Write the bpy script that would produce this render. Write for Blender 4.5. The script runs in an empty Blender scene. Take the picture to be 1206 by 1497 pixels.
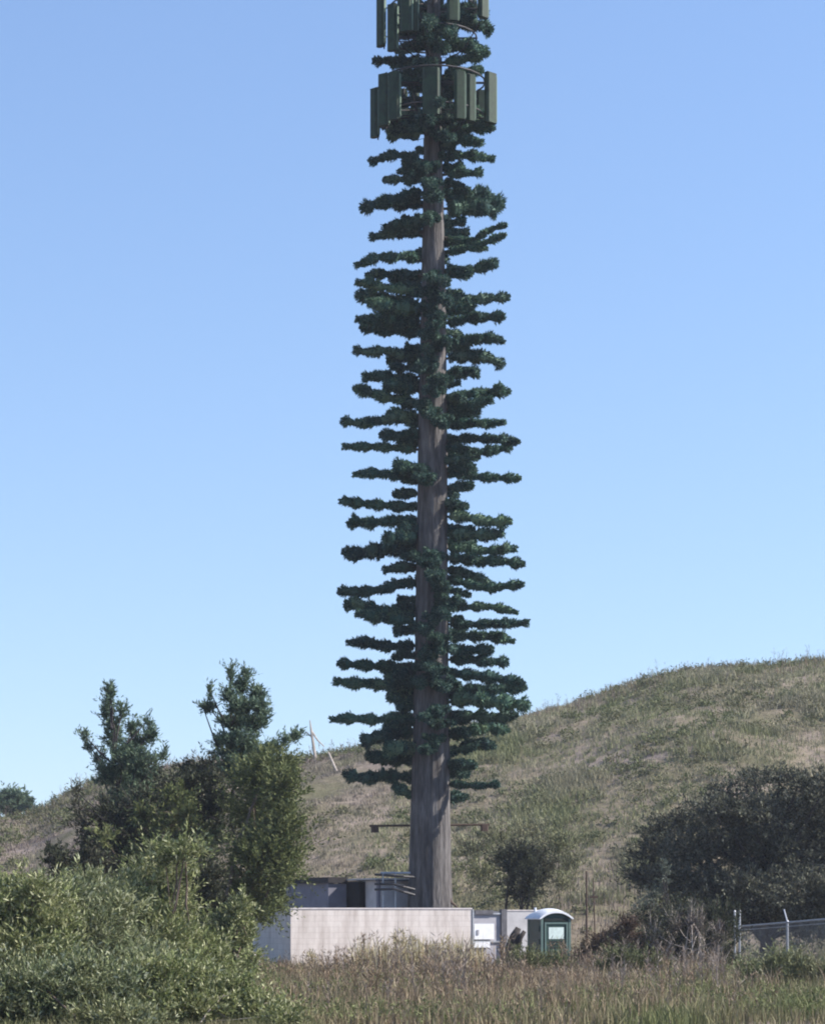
import bpy, math
import numpy as np
from mathutils import Vector

rng = np.random.default_rng(11)
F = 3680.0; HX = 603.0; HY = 1335.0; CAMZ = 2.1
def P(px, py, Y):
    return np.array([(px-HX)/F*Y, Y, CAMZ+(HY-py)/F*Y])
def PPM(Y): return F/Y

sc = bpy.context.scene
col = sc.collection

# ------------------------------------------------------------------ materials
def new_mat(name):
    m = bpy.data.materials.new(name); m.use_nodes = True
    nt = m.node_tree
    for n in list(nt.nodes): nt.nodes.remove(n)
    return m, nt
def ramp(nt, cols, fac=None, pos=None, interp='LINEAR'):
    r = nt.nodes.new('ShaderNodeValToRGB'); cr = r.color_ramp; cr.interpolation = interp
    n = len(cols)
    while len(cr.elements) < n: cr.elements.new(0.5)
    for i, c in enumerate(cols):
        cr.elements[i].position = pos[i] if pos else i/max(1, n-1)
        cr.elements[i].color = (*c, 1)
    if fac is not None: nt.links.new(fac, r.inputs[0])
    return r
def noise(nt, scale, detail=4, rough=0.55, vec=None, stretch=None):
    n = nt.nodes.new('ShaderNodeTexNoise'); n.inputs['Scale'].default_value = scale
    n.inputs['Detail'].default_value = detail; n.inputs['Roughness'].default_value = rough
    tc = nt.nodes.new('ShaderNodeTexCoord')
    mp = nt.nodes.new('ShaderNodeMapping')
    if stretch: mp.inputs['Scale'].default_value = stretch
    nt.links.new(tc.outputs['Object'], mp.inputs[0]); nt.links.new(mp.outputs[0], n.inputs['Vector'])
    return n
def mixc(nt, a, b, fac, mode='MIX'):
    m = nt.nodes.new('ShaderNodeMix'); m.data_type = 'RGBA'; m.blend_type = mode
    for sock, v in ((m.inputs[0], fac), (m.inputs[6], a), (m.inputs[7], b)):
        if isinstance(v, (int, float)): sock.default_value = v
        elif isinstance(v, tuple): sock.default_value = (*v, 1)
        else: nt.links.new(v, sock)
    return m.outputs[2]
def surface(nt, color, rough=0.8, spec=0.3, metal=0.0, bump=None, bump_str=0.3, bump_dist=0.02):
    p = nt.nodes.new('ShaderNodeBsdfPrincipled'); o = nt.nodes.new('ShaderNodeOutputMaterial')
    if isinstance(color, tuple): p.inputs['Base Color'].default_value = (*color, 1)
    else: nt.links.new(color, p.inputs['Base Color'])
    p.inputs['Roughness'].default_value = rough
    p.inputs['Specular IOR Level'].default_value = spec
    p.inputs['Metallic'].default_value = metal
    if bump is not None:
        b = nt.nodes.new('ShaderNodeBump'); b.inputs['Strength'].default_value = bump_str; b.inputs['Distance'].default_value = bump_dist
        nt.links.new(bump, b.inputs['Height']); nt.links.new(b.outputs[0], p.inputs['Normal'])
    nt.links.new(p.outputs[0], o.inputs[0]); return p
KA = 0.86
def solid(name, c, rough=0.7, spec=0.3, metal=0.0, var=0.25, scale=6.0, bump=0.05):
    m, nt = new_mat(name)
    n = noise(nt, scale, 6)
    c = tuple(x*KA for x in c); lo = tuple(x*(1-var) for x in c); hi = tuple(min(1, x*(1+var)) for x in c)
    r = ramp(nt, [lo, hi], n.outputs[0], [0.3, 0.7])
    surface(nt, r.outputs[0], rough, spec, metal, n.outputs[0], bump, 0.02); return m
def leafy(name, cols, patch=None, patch_scale=0.4, trans=0.25, rough=0.7, spec=0.2, gain=1.0, per_object=False):
    """colour varies leaf by leaf, and in patches over the plant"""
    m, nt = new_mat(name)
    g = nt.nodes.new('ShaderNodeNewGeometry')
    cols = [tuple(x*KA*gain for x in q) for q in cols]; patch = [tuple(x*KA*gain for x in q) for q in patch] if patch else None
    c = ramp(nt, cols, g.outputs['Random Per Island']).outputs[0]
    if patch:
        n = noise(nt, patch_scale, 5, 0.6)
        f = ramp(nt, [(0, 0, 0), (1, 1, 1)], n.outputs[0], [0.42, 0.60]).outputs[0]
        c2 = ramp(nt, patch, g.outputs['Random Per Island']).outputs[0]
        c = mixc(nt, c, c2, f)
    if per_object:      # each branch was moulded and has faded a little differently
        oi = nt.nodes.new('ShaderNodeObjectInfo')
        c = mixc(nt, c, ramp(nt, [(0.72, 0.74, 0.80), (1.0, 1.0, 1.0), (1.55, 1.45, 1.30)], oi.outputs['Random']).outputs[0], 1.0, 'MULTIPLY')
    p = nt.nodes.new('ShaderNodeBsdfPrincipled'); o = nt.nodes.new('ShaderNodeOutputMaterial')
    nt.links.new(c, p.inputs['Base Color']); p.inputs['Roughness'].default_value = rough
    p.inputs['Specular IOR Level'].default_value = spec
    t = nt.nodes.new('ShaderNodeBsdfTranslucent'); nt.links.new(c, t.inputs[0])
    mx = nt.nodes.new('ShaderNodeMixShader'); mx.inputs[0].default_value = trans
    nt.links.new(p.outputs[0], mx.inputs[1]); nt.links.new(t.outputs[0], mx.inputs[2])
    nt.links.new(mx.outputs[0], o.inputs[0]); return m

M = {}
# tower
m, nt = new_mat('imitation_bark')
n1 = noise(nt, 1.6, 8, 0.65, stretch=(3.2, 3.2, 0.35)); n2 = noise(nt, 9, 6, 0.6, stretch=(2, 2, 0.25))
c = ramp(nt, [(0.056, 0.050, 0.047), (0.115, 0.104, 0.099), (0.215, 0.200, 0.190)], n1.outputs[0], [0.3, 0.5, 0.72]).outputs[0]
c = mixc(nt, c, ramp(nt, [(0.5, 0.48, 0.48), (1, 1, 1)], n2.outputs[0], [0.35, 0.6]).outputs[0], 0.7, 'MULTIPLY')
surface(nt, c, 0.85, 0.2, 0, n2.outputs[0], 0.9, 0.06); M['bark_tower'] = m
M['needle'] = leafy('imitation_needles', [(0.016, 0.040, 0.034), (0.030, 0.068, 0.052), (0.052, 0.105, 0.072), (0.115, 0.175, 0.105)],
                    [(0.018, 0.044, 0.040), (0.032, 0.072, 0.060), (0.060, 0.115, 0.085), (0.13, 0.185, 0.125)], 0.5, 0.2, 0.7, 0.2, 1.3, True)
M['limb'] = solid('branch_tube_paint', (0.07, 0.06, 0.045), 0.8)
M['panel_green'] = solid('camouflage_green_paint', (0.017, 0.036, 0.016), 0.6, 0.3, 0, 0.45, 5)
M['panel_edge'] = solid('pale_green_plastic', (0.13, 0.19, 0.14), 0.6)
M['steel_dark'] = solid('dark_weathered_steel', (0.06, 0.055, 0.055), 0.6, 0.4, 0.3)
M['steel'] = solid('galvanised_steel', (0.42, 0.43, 0.45), 0.5, 0.5, 0.35, 0.15)
M['rust'] = solid('rusty_steel', (0.10, 0.065, 0.05), 0.85)
# block wall
m, nt = new_mat('pink_cream_block')
tc = nt.nodes.new('ShaderNodeTexCoord'); mp = nt.nodes.new('ShaderNodeMapping')
mp.inputs['Rotation'].default_value = (math.radians(90), 0, 0)
nt.links.new(tc.outputs['Object'], mp.inputs[0])
sep = nt.nodes.new('ShaderNodeSeparateXYZ'); nt.links.new(tc.outputs['Object'], sep.inputs[0])
add = nt.nodes.new('ShaderNodeMath'); add.operation = 'ADD'; nt.links.new(sep.outputs[0], add.inputs[0]); nt.links.new(sep.outputs[1], add.inputs[1])
cmb = nt.nodes.new('ShaderNodeCombineXYZ'); nt.links.new(add.outputs[0], cmb.inputs[0]); nt.links.new(sep.outputs[2], cmb.inputs[1])
bk = nt.nodes.new('ShaderNodeTexBrick'); bk.inputs['Scale'].default_value = 1.0
bk.inputs['Brick Width'].default_value = 0.4; bk.inputs['Row Height'].default_value = 0.2; bk.inputs['Mortar Size'].default_value = 0.009
bk.inputs['Color1'].default_value = (0.60, 0.545, 0.505, 1); bk.inputs['Color2'].default_value = (0.575, 0.515, 0.475, 1); bk.inputs['Mortar'].default_value = (0.50, 0.445, 0.41, 1)
nt.links.new(cmb.outputs[0], bk.inputs['Vector'])
ns = noise(nt, 1.2, 8, 0.65, stretch=(2.2, 2.2, 0.4))
c = mixc(nt, bk.outputs[0], ramp(nt, [(0.62, 0.58, 0.56), (1.08, 1.08, 1.08)], ns.outputs[0], [0.30, 0.58]).outputs[0], 0.75, 'MULTIPLY')
surface(nt, c, 0.9, 0.2, 0, bk.outputs[1], -0.4, 0.01); M['block'] = m
M['cap'] = solid('pale_concrete_cap', (0.66, 0.60, 0.58), 0.9, 0.2, 0, 0.12)
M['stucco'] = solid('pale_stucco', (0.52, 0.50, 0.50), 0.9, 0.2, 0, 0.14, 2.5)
M['stucco_shaded'] = solid('shaded_stucco', (0.21, 0.205, 0.24), 0.9, 0.2, 0, 0.14, 2.0)  # same stucco darkened: shade of the shelter's side put into the colour
M['dark_void'] = solid('recess_shade_cable_black', (0.015, 0.013, 0.014), 0.9)  # near-black: shade inside the shelter opening put into the colour; also black cables
M['roof_dark'] = solid('dark_roofing', (0.04, 0.035, 0.035), 0.9)
M['roof_pale'] = solid('pale_metal_roof', (0.48, 0.47, 0.46), 0.7)
M['gate'] = solid('grey_gate_paint', (0.40, 0.385, 0.41), 0.7, 0.3, 0, 0.12, 3)
M['gate_dark'] = solid('dark_gate_frame', (0.12, 0.115, 0.125), 0.7)
M['white'] = solid('white_sign_paint', (0.85, 0.85, 0.87), 0.6, 0.3, 0, 0.05)
M['toilet'] = solid('dark_green_plastic', (0.014, 0.046, 0.036), 0.5, 0.4, 0, 0.2)
M['toilet_edge'] = solid('grey_green_plastic', (0.11, 0.17, 0.15), 0.5, 0.4, 0, 0.12)
M['toilet_roof'] = solid('white_plastic_roof', (0.78, 0.79, 0.82), 0.5, 0.4, 0, 0.06)
M['placard'] = solid('pale_placard', (0.62, 0.72, 0.68), 0.6, 0.3, 0, 0.12, 9)
M['slot'] = solid('black_slot', (0.006, 0.012, 0.012), 0.8)
# plants
M['bark'] = solid('grey_brown_bark', (0.16, 0.12, 0.095), 0.9, 0.2, 0, 0.4, 8, 0.6)
M['bark_pale'] = solid('bleached_wood', (0.46, 0.40, 0.35), 0.9, 0.2, 0, 0.3, 8, 0.4)
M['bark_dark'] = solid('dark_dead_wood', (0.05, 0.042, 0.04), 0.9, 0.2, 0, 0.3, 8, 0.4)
M['leaf_weed'] = leafy('pale_green_weed_leaves', [(0.10, 0.12, 0.05), (0.17, 0.19, 0.09), (0.28, 0.30, 0.16)], [(0.15, 0.14, 0.08), (0.22, 0.205, 0.12), (0.33, 0.31, 0.20)], 1.0)
M['stem_green'] = solid('olive_shoot_bark', (0.13, 0.14, 0.06), 0.8)
M['leaf_pine'] = leafy('blue_green_needles', [(0.045, 0.078, 0.055), (0.075, 0.115, 0.075), (0.125, 0.17, 0.105)], [(0.055, 0.085, 0.055), (0.095, 0.135, 0.08), (0.16, 0.205, 0.12)], 0.8, gain=1.25)
M['leaf_dark'] = leafy('dark_olive_leaves', [(0.030, 0.036, 0.022), (0.05, 0.06, 0.034), (0.09, 0.10, 0.055)], [(0.05, 0.045, 0.032), (0.075, 0.07, 0.045), (0.11, 0.12, 0.065)], 0.7)
M['leaf_mid'] = leafy('mid_green_leaves', [(0.055, 0.068, 0.026), (0.095, 0.115, 0.042), (0.16, 0.185, 0.07)], [(0.085, 0.098, 0.038), (0.14, 0.155, 0.06), (0.22, 0.235, 0.10)], 0.7, gain=1.15)
M['leaf_bright'] = leafy('bright_willow_leaves', [(0.075, 0.095, 0.030), (0.145, 0.175, 0.060), (0.23, 0.255, 0.10), (0.50, 0.50, 0.31)], [(0.095, 0.115, 0.04), (0.17, 0.19, 0.07), (0.26, 0.27, 0.12), (0.48, 0.47, 0.29)], 1.1, gain=1.14)
M['leaf_teal'] = leafy('grey_green_willow_leaves', [(0.075, 0.095, 0.042), (0.135, 0.165, 0.075), (0.215, 0.245, 0.125), (0.46, 0.47, 0.33)], [(0.09, 0.105, 0.04), (0.16, 0.175, 0.075), (0.24, 0.25, 0.12), (0.44, 0.44, 0.28)], 1.1, gain=1.14)
M['leaf_oak'] = leafy('grey_oak_leaves', [(0.040, 0.045, 0.030), (0.070, 0.075, 0.052), (0.11, 0.115, 0.082), (0.17, 0.172, 0.128)], [(0.070, 0.075, 0.053), (0.118, 0.123, 0.088), (0.175, 0.178, 0.13), (0.25, 0.25, 0.19)], 0.55, 0.15, 0.9, 0.05, gain=0.9)
M['leaf_grey'] = leafy('pale_sage_leaves', [(0.09, 0.11, 0.08), (0.14, 0.165, 0.125), (0.20, 0.22, 0.17)])
M['leaf_scrub'] = leafy('brown_scrub_twigs', [(0.045, 0.035, 0.032), (0.08, 0.062, 0.058), (0.13, 0.10, 0.09), (0.22, 0.19, 0.15)], [(0.06, 0.065, 0.04), (0.09, 0.10, 0.055), (0.15, 0.15, 0.10), (0.26, 0.24, 0.18)], 0.8)
M['leaf_red'] = leafy('russet_scrub_twigs', [(0.06, 0.038, 0.03), (0.11, 0.07, 0.05), (0.17, 0.12, 0.09)], [(0.07, 0.055, 0.035), (0.12, 0.10, 0.06), (0.18, 0.15, 0.10)], 0.9)
M['grass_green'] = leafy('green_grass', [(0.10, 0.12, 0.045), (0.16, 0.175, 0.07), (0.24, 0.24, 0.11)], [(0.16, 0.125, 0.075), (0.24, 0.19, 0.115), (0.34, 0.29, 0.18)], 0.35, 0.2)
M['grass_dry'] = leafy('dry_grass', [(0.14, 0.098, 0.058), (0.22, 0.16, 0.10), (0.32, 0.25, 0.155), (0.44, 0.36, 0.23)], [(0.11, 0.082, 0.058), (0.17, 0.125, 0.09), (0.24, 0.19, 0.125), (0.36, 0.30, 0.20)], 0.5, 0.2, gain=1.12)
M['weed'] = leafy('brown_weeds', [(0.11, 0.070, 0.045), (0.17, 0.115, 0.075), (0.25, 0.18, 0.115), (0.35, 0.27, 0.17)], [(0.12, 0.085, 0.07), (0.19, 0.145, 0.115), (0.28, 0.22, 0.17), (0.40, 0.34, 0.25)], 0.6, 0.15, gain=1.08)
M['straw'] = leafy('straw_stalks', [(0.26, 0.20, 0.10), (0.38, 0.31, 0.16), (0.52, 0.45, 0.27), (0.62, 0.56, 0.38)])
M['grass_hill'] = leafy('hillside_grass', [(0.145, 0.158, 0.072), (0.215, 0.228, 0.108), (0.32, 0.32, 0.175)], [(0.20, 0.185, 0.115), (0.29, 0.265, 0.175), (0.39, 0.36, 0.245)], 0.12, 0.2)
M['weed_mauve'] = leafy('mauve_weeds', [(0.17, 0.135, 0.115), (0.25, 0.205, 0.175), (0.34, 0.29, 0.25)])
M['scrub_hill'] = leafy('olive_scrub', [(0.07, 0.085, 0.035), (0.11, 0.13, 0.055), (0.18, 0.20, 0.09)], [(0.09, 0.085, 0.045), (0.14, 0.135, 0.07), (0.22, 0.20, 0.11)], 0.2, 0.2)
M['grass_hill_b'] = leafy('mauve_dry_grass', [(0.18, 0.138, 0.120), (0.26, 0.205, 0.18), (0.36, 0.295, 0.26)], [(0.15, 0.145, 0.090), (0.21, 0.20, 0.125), (0.29, 0.265, 0.18)], 0.15, 0.2)
def soil(name, a, b, c_):
    m, nt = new_mat(name); a, b, c_ = [tuple(x*KA for x in q) for q in (a, b, c_)]
    n = noise(nt, 0.25, 8, 0.62, stretch=(1, 1, 1)); n2 = noise(nt, 2.2, 8, 0.7)
    c = ramp(nt, [a, b, c_], n.outputs[0], [0.36, 0.5, 0.64]).outputs[0]
    c = mixc(nt, c, ramp(nt, [(0.6, 0.6, 0.6), (1.15, 1.15, 1.15)], n2.outputs[0], [0.3, 0.7]).outputs[0], 0.8, 'MULTIPLY')
    surface(nt, c, 0.95, 0.1, 0, n2.outputs[0], 0.8, 0.25); return m
M['soil'] = soil('dusty_soil', (0.17, 0.13, 0.11), (0.23, 0.18, 0.155), (0.29, 0.24, 0.21))
M['hill'] = soil('hillside_soil', (0.17, 0.155, 0.09), (0.25, 0.205, 0.145), (0.32, 0.255, 0.215))

# ------------------------------------------------------------------ mesh helpers
class MB:
    def __init__(s): s.V = []; s.F4 = []; s.F3 = []; s.m4 = []; s.m3 = []; s.n = 0
    def add(s, V, F4=None, F3=None, mi=0):
        V = np.asarray(V, float).reshape(-1, 3)
        if F4 is not None and len(F4): s.F4.append(np.asarray(F4, int)+s.n); s.m4.append(np.full(len(F4), mi))
        if F3 is not None and len(F3): s.F3.append(np.asarray(F3, int)+s.n); s.m3.append(np.full(len(F3), mi))
        s.V.append(V); s.n += len(V)
    def build(s, name, mats, parent=None, smooth=False, origin=None):
        V = np.concatenate(s.V)
        off = np.zeros(3)
        q = parent
        while q is not None: off = off+np.array(q.location); q = q.parent
        if parent is None and origin is not None: off = np.array(origin)
        V = V-off
        F4 = np.concatenate(s.F4) if s.F4 else np.zeros((0, 4), int)
        F3 = np.concatenate(s.F3) if s.F3 else np.zeros((0, 3), int)
        mi = np.concatenate(([*s.m4] or [np.zeros(0)])+([*s.m3] or [np.zeros(0)])).astype(int)
        me = bpy.data.meshes.new(name)
        me.vertices.add(len(V)); me.vertices.foreach_set('co', V.ravel().astype(np.float32))
        nl = len(F4)*4+len(F3)*3; me.loops.add(nl)
        me.loops.foreach_set('vertex_index', np.concatenate([F4.ravel(), F3.ravel()]).astype(np.int32))
        nf = len(F4)+len(F3); me.polygons.add(nf)
        st = np.concatenate([np.arange(len(F4))*4, len(F4)*4+np.arange(len(F3))*3])
        me.polygons.foreach_set('loop_start', st.astype(np.int32))
        if not isinstance(mats, (list, tuple)): mats = [mats]
        for m in mats: me.materials.append(m)
        if len(mats) > 1: me.polygons.foreach_set('material_index', mi.astype(np.int32))
        me.update(calc_edges=True)
        me.polygons.foreach_set('use_smooth', np.full(nf, bool(smooth)))
        o = bpy.data.objects.new(name, me); col.objects.link(o)
        if parent is not None: o.parent = parent
        elif origin is not None: o.location = tuple(origin)
        return o
def tag(o, label=None, cat=None, group=None, kind=None):
    if label: o['label'] = label
    if cat: o['category'] = cat
    if group: o['group'] = group
    if kind: o['kind'] = kind
    return o
def empty(name, loc):
    o = bpy.data.objects.new(name, None); col.objects.link(o); o.location = tuple(loc); o.empty_display_size = 0.3; return o

def frame(d):
    d = d/np.linalg.norm(d); a = np.array([0, 0, 1.]) if abs(d[2]) < 0.9 else np.array([1., 0, 0])
    u = np.cross(d, a); u /= np.linalg.norm(u); v = np.cross(d, u); return d, u, v
def tube(mb, pts, rad, n=6, mi=0, caps=True):
    pts = np.asarray(pts, float); rad = np.broadcast_to(np.asarray(rad, float), (len(pts),))
    V = []
    for i in range(len(pts)):
        d = pts[min(i+1, len(pts)-1)]-pts[max(i-1, 0)]
        _, u, v = frame(d)
        if i and np.dot(u, pu) < 0: u, v = -u, -v
        pu = u
        a = np.arange(n)/n*2*np.pi
        V.append(pts[i]+rad[i]*(np.cos(a)[:, None]*u+np.sin(a)[:, None]*v))
    V = np.concatenate(V); Q = []
    for i in range(len(pts)-1):
        for j in range(n):
            k = (j+1) % n; Q.append((i*n+j, i*n+k, (i+1)*n+k, (i+1)*n+j))
    T = []
    if caps:
        nn = len(V); V = np.concatenate([V, pts[:1], pts[-1:]]); b = (len(pts)-1)*n
        for j in range(n):
            k = (j+1) % n; T += [(k, j, nn), (b+j, b+k, nn+1)]
    mb.add(V, Q, T, mi)
def box(mb, c, s, rot=0.0, mi=0, bev=0.0, axes=None):
    """box centre c, size s, turned by rot about z; small chamfer on the vertical edges when bev"""
    hx, hy, hz = np.array(s)/2.0
    if bev > 0:
        b = min(bev, hx*0.9, hy*0.9)
        pl = [(-hx+b, -hy), (hx-b, -hy), (hx, -hy+b), (hx, hy-b), (hx-b, hy), (-hx+b, hy), (-hx, hy-b), (-hx, -hy+b)]
    else: pl = [(-hx, -hy), (hx, -hy), (hx, hy), (-hx, hy)]
    n = len(pl); V = [(x, y, -hz) for x, y in pl]+[(x, y, hz) for x, y in pl]
    V = np.array(V); Q = [(i, (i+1) % n, n+(i+1) % n, n+i) for i in range(n)]; T = []
    if n == 4: Q += [(3, 2, 1, 0), (4, 5, 6, 7)]
    else:
        V = np.concatenate([V, [(0, 0, -hz), (0, 0, hz)]])
        for i in range(n): T += [((i+1) % n, i, 2*n), (n+i, n+(i+1) % n, 2*n+1)]
    c_, s_ = math.cos(rot), math.sin(rot)
    X = V[:, 0]*c_-V[:, 1]*s_; Y = V[:, 0]*s_+V[:, 1]*c_
    V = np.stack([X, Y, V[:, 2]], 1)+np.array(c)
    mb.add(V, Q, T, mi)
def unit(a): return a/np.maximum(np.linalg.norm(a, axis=-1, keepdims=True), 1e-9)
def rhombs(mb, base, dirv, length, width, mi=0):
    """one leaf-shaped quad per row"""
    N = len(base); d = unit(dirv); r = unit(np.cross(d, rng.normal(size=(N, 3))))
    L = np.broadcast_to(length, (N,))[:, None]; W = np.broadcast_to(width, (N,))[:, None]
    V = np.stack([base, base+d*L*0.5+r*W*0.5, base+d*L, base+d*L*0.5-r*W*0.5], 1).reshape(-1, 3)
    q = np.arange(N)[:, None]*4+np.arange(4)
    mb.add(V, q, None, mi)
def blades(mb, base, height, width, lean, mi=0):
    N = len(base); a = rng.uniform(0, np.pi, N)
    r = np.stack([np.cos(a), np.sin(a), np.zeros(N)], 1)*np.broadcast_to(width, (N,))[:, None]*0.5
    b = rng.uniform(0, 2*np.pi, N); ln = np.stack([np.cos(b), np.sin(b), np.zeros(N)], 1)*(np.broadcast_to(height, (N,))*lean*rng.uniform(0, 1, N))[:, None]
    up = np.zeros((N, 3)); up[:, 2] = height
    V = np.stack([base-r, base+r, base+up*0.55+ln*0.3+r*0.75, base+up*0.55+ln*0.3-r*0.75, base+up+ln], 1).reshape(-1, 3)
    i = np.arange(N)[:, None]*5
    mb.add(V, i+np.array([0, 1, 2, 3]), i+np.array([3, 2, 4]), mi)

# ------------------------------------------------------------------ terrain
RX = np.array([-900, -300, 0, 50, 80, 110, 170, 250, 330, 440, 500, 600, 700, 780, 850, 900, 950, 990, 1030, 1100, 1206, 1400, 2000.])
RY = np.array([1250, 1215, 1200, 1197, 1178, 1159, 1137, 1125, 1119, 1114, 1102, 1082, 1064, 1050, 1031, 1015, 998, 988, 982, 979, 973, 966, 980.])
Y0, YR = 106.0, 172.0
def shape(t):
    t = np.clip(t, 0, None)
    up = np.where(t < 1, np.sin(np.clip(t, 0, 1)*np.pi/2)**1.35, 1.0)
    return np.where(t > 1, np.exp(-((t-1)*1.1)**2)*0.6+0.4, up)
def bumps(x, y):
    return (np.sin(x*0.21+1.3)*np.sin(y*0.17+0.4)*0.35+np.sin(x*0.53+y*0.31)*0.14+np.sin(x*1.1-y*0.9+2)*0.07+np.sin(x*0.9+y*1.7)*0.05)
_yy = np.linspace(Y0, 220, 200); _kx = np.linspace(-1500, 2700, 140); _H = []
for px in _kx:
    e = (HY-np.interp(px, RX, RY))/F
    s_ = shape((_yy-Y0)/(YR-Y0))
    _H.append(np.min((e*_yy+CAMZ)[s_ > .3]/s_[s_ > .3]))
_H = np.array(_H)
def gz(x, y):
    x = np.asarray(x, float); y = np.asarray(y, float)
    px = HX+F*x/np.maximum(y, 60)
    H = np.interp(px, _kx, _H)
    t = (y-Y0)/(YR-Y0)
    z = H*shape(t)*np.where(t > 0, 1, 0)+bumps(x, y)*np.clip(t*4, 0, 1)*0.8
    z = z+np.where(t <= 0.0, 0.05*np.sin(x*0.7)*np.sin(y*0.5), 0)*np.clip((y-20)/20, 0, 1)*np.clip(-t*20, 0, 1)
    far = np.clip((y-260)/200, 0, 1); return z*(1-far)+2*far
def axis(dense0, dense1, step, lo, hi):
    a = list(np.arange(dense0, dense1+1e-6, step)); s_ = step; v = a[-1]
    while v < hi: s_ *= 1.25; v += s_; a.append(v)
    s_ = step; v = a[0]; pre = []
    while v > lo: s_ *= 1.25; v -= s_; pre.append(v)
    return np.array(pre[::-1]+a)
def terrain(name, xs, ys, mat, label):
    X, Yg = np.meshgrid(xs, ys); Z = gz(X, Yg); nx, ny = len(xs), len(ys)
    V = np.stack([X, Yg, Z], -1).reshape(-1, 3)
    i = (np.arange(ny-1)[:, None]*nx+np.arange(nx-1)).ravel()
    mb = MB(); mb.add(V, np.stack([i, i+1, i+nx+1, i+nx], 1))
    o = mb.build(name, mat, smooth=True); tag(o, label, name.replace('_', ' '), kind='structure'); return o
xs = axis(-45, 45, 0.6, -2500, 2500)
terrain('ground', xs, np.concatenate([axis(30, Y0, 0.8, -600, Y0-0.1)[:-1], [Y0]]) if False else np.unique(np.concatenate([[-600, -300, -150, -60, -20, 0, 15], np.arange(30, Y0, 0.8), [Y0]])), M['soil'], 'dusty flat ground under the weeds in front of the hill')
terrain('hill', xs, np.unique(np.concatenate([np.arange(Y0, 190, 0.6), [194, 200, 208, 220, 240, 270, 320, 400, 500, 800, 1500, 3000]])), M['hill'], 'long rounded grassy hill rising behind the tower')

def inview(x, y, m=60):
    px = HX+F*x/y; return (px > -m) & (px < 1206+m)
def scatter(n, y0, y1, m=80):
    """positions spread evenly over the strip of land from y0 to y1 metres"""
    y = np.sqrt(rng.uniform(y0**2, y1**2, n)); px = rng.uniform(-m, 1206+m, n)
    return (px-HX)/F*y, y, px
def pnoise(x, y, s, seed):
    r = np.random.default_rng(seed); v = np.zeros(np.shape(x))
    for k in range(6):
        a = r.uniform(0, 2*np.pi); fr = s*r.uniform(0.6, 2.2)
        v += np.sin((x*np.cos(a)+y*np.sin(a))*fr+r.uniform(0, 6.28))
    return v/2.5
def tufts(mb, x, y, per, h0, h1, w, spread, lean):
    n = len(x); X = np.repeat(x, per)+rng.normal(0, spread, n*per); Y = np.repeat(y, per)+rng.normal(0, spread, n*per)
    hh = np.repeat(rng.uniform(h0, h1, n), per)*rng.uniform(0.6, 1.1, n*per)
    Z = gz(X, Y)-0.03
    blades(mb, np.stack([X, Y, Z], 1), hh, rng.uniform(0.6, 1.2, n*per)*w, lean)

# hillside grass: olive tussocks to the right, mauve dry ones to the left
x, y, px = scatter(30000, Y0-2, 185)
green = (px+pnoise(x, y, 0.12, 3)*140 > 560)
bare = ((px > 830) & (px < 945) & (y < 119+pnoise(x, y, .5, 8)*3)) | ((px > 430) & (px < 600) & (y < 114))
keep = (pnoise(x, y, 0.28, 5) > -1.3) & ~(bare & (rng.uniform(size=len(x)) < .85))
mb = MB(); k = green & keep; tufts(mb, x[k], y[k], 9, 0.12, 0.42, 0.045, 0.16, 0.9)
k2 = k & (pnoise(x, y, 0.5, 17) > 0.9); tufts(mb, x[k2], y[k2], 14, 0.35, 0.75, 0.05, 0.28, 0.8)
tag(mb.build('grass', M['grass_hill']), 'olive and straw grass tussocks covering the right-hand hillside', 'grass', kind='stuff')
mb = MB(); k = (~green) & keep; tufts(mb, x[k], y[k], 8, 0.10, 0.34, 0.045, 0.17, 0.9)
tag(mb.build('dry_grass', M['grass_hill_b']), 'mauve brown dry grass covering the left hillside', 'grass', kind='stuff')
# ridge stalks
x, y, px = scatter(2600, 158, 180); mb = MB(); tufts(mb, x, y, 3, 0.3, 0.85, 0.035, 0.12, 0.5)
tag(mb.build('ridge_weeds', M['weed']), 'thin pinkish dry stalks standing along the hill crest', 'weeds', kind='stuff')

# valley floor grass and weeds
x, y, px = scatter(13000, 44, 104)
near = (y < 86)
brown = (px+pnoise(x, y, 0.35, 21)*130 > 380) & (px+pnoise(x, y, 0.35, 22)*150 < 960) & (rng.uniform(size=len(x)) < np.clip((y-44)/14, .45, .95))
incomp = lambda x, y: (x > -4.3) & (x < 6.2) & (y > 87) & (y < 104)
c1 = ~incomp(x, y)
c1 = c1 & ~((px < 430+pnoise(x, y, .8, 44)*25) & (y < 58))
mb = MB(); k = (~brown) & c1 & (y < 100); tufts(mb, x[k], y[k], 11, 0.2, 0.6, 0.026, 0.16, 0.6)
tag(mb.build('meadow_grass', M['grass_green']), 'mixed green and straw grass on the valley floor', 'grass', kind='stuff')
mb = MB(); k = brown & c1 & (y < 88.0); tufts(mb, x[k], y[k], 11, 0.18, 0.62, 0.024, 0.15, 0.6)
tag(mb.build('straw_grass', M['grass_dry']), 'tall dry tan grass growing before the block wall', 'grass', kind='stuff')
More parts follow.
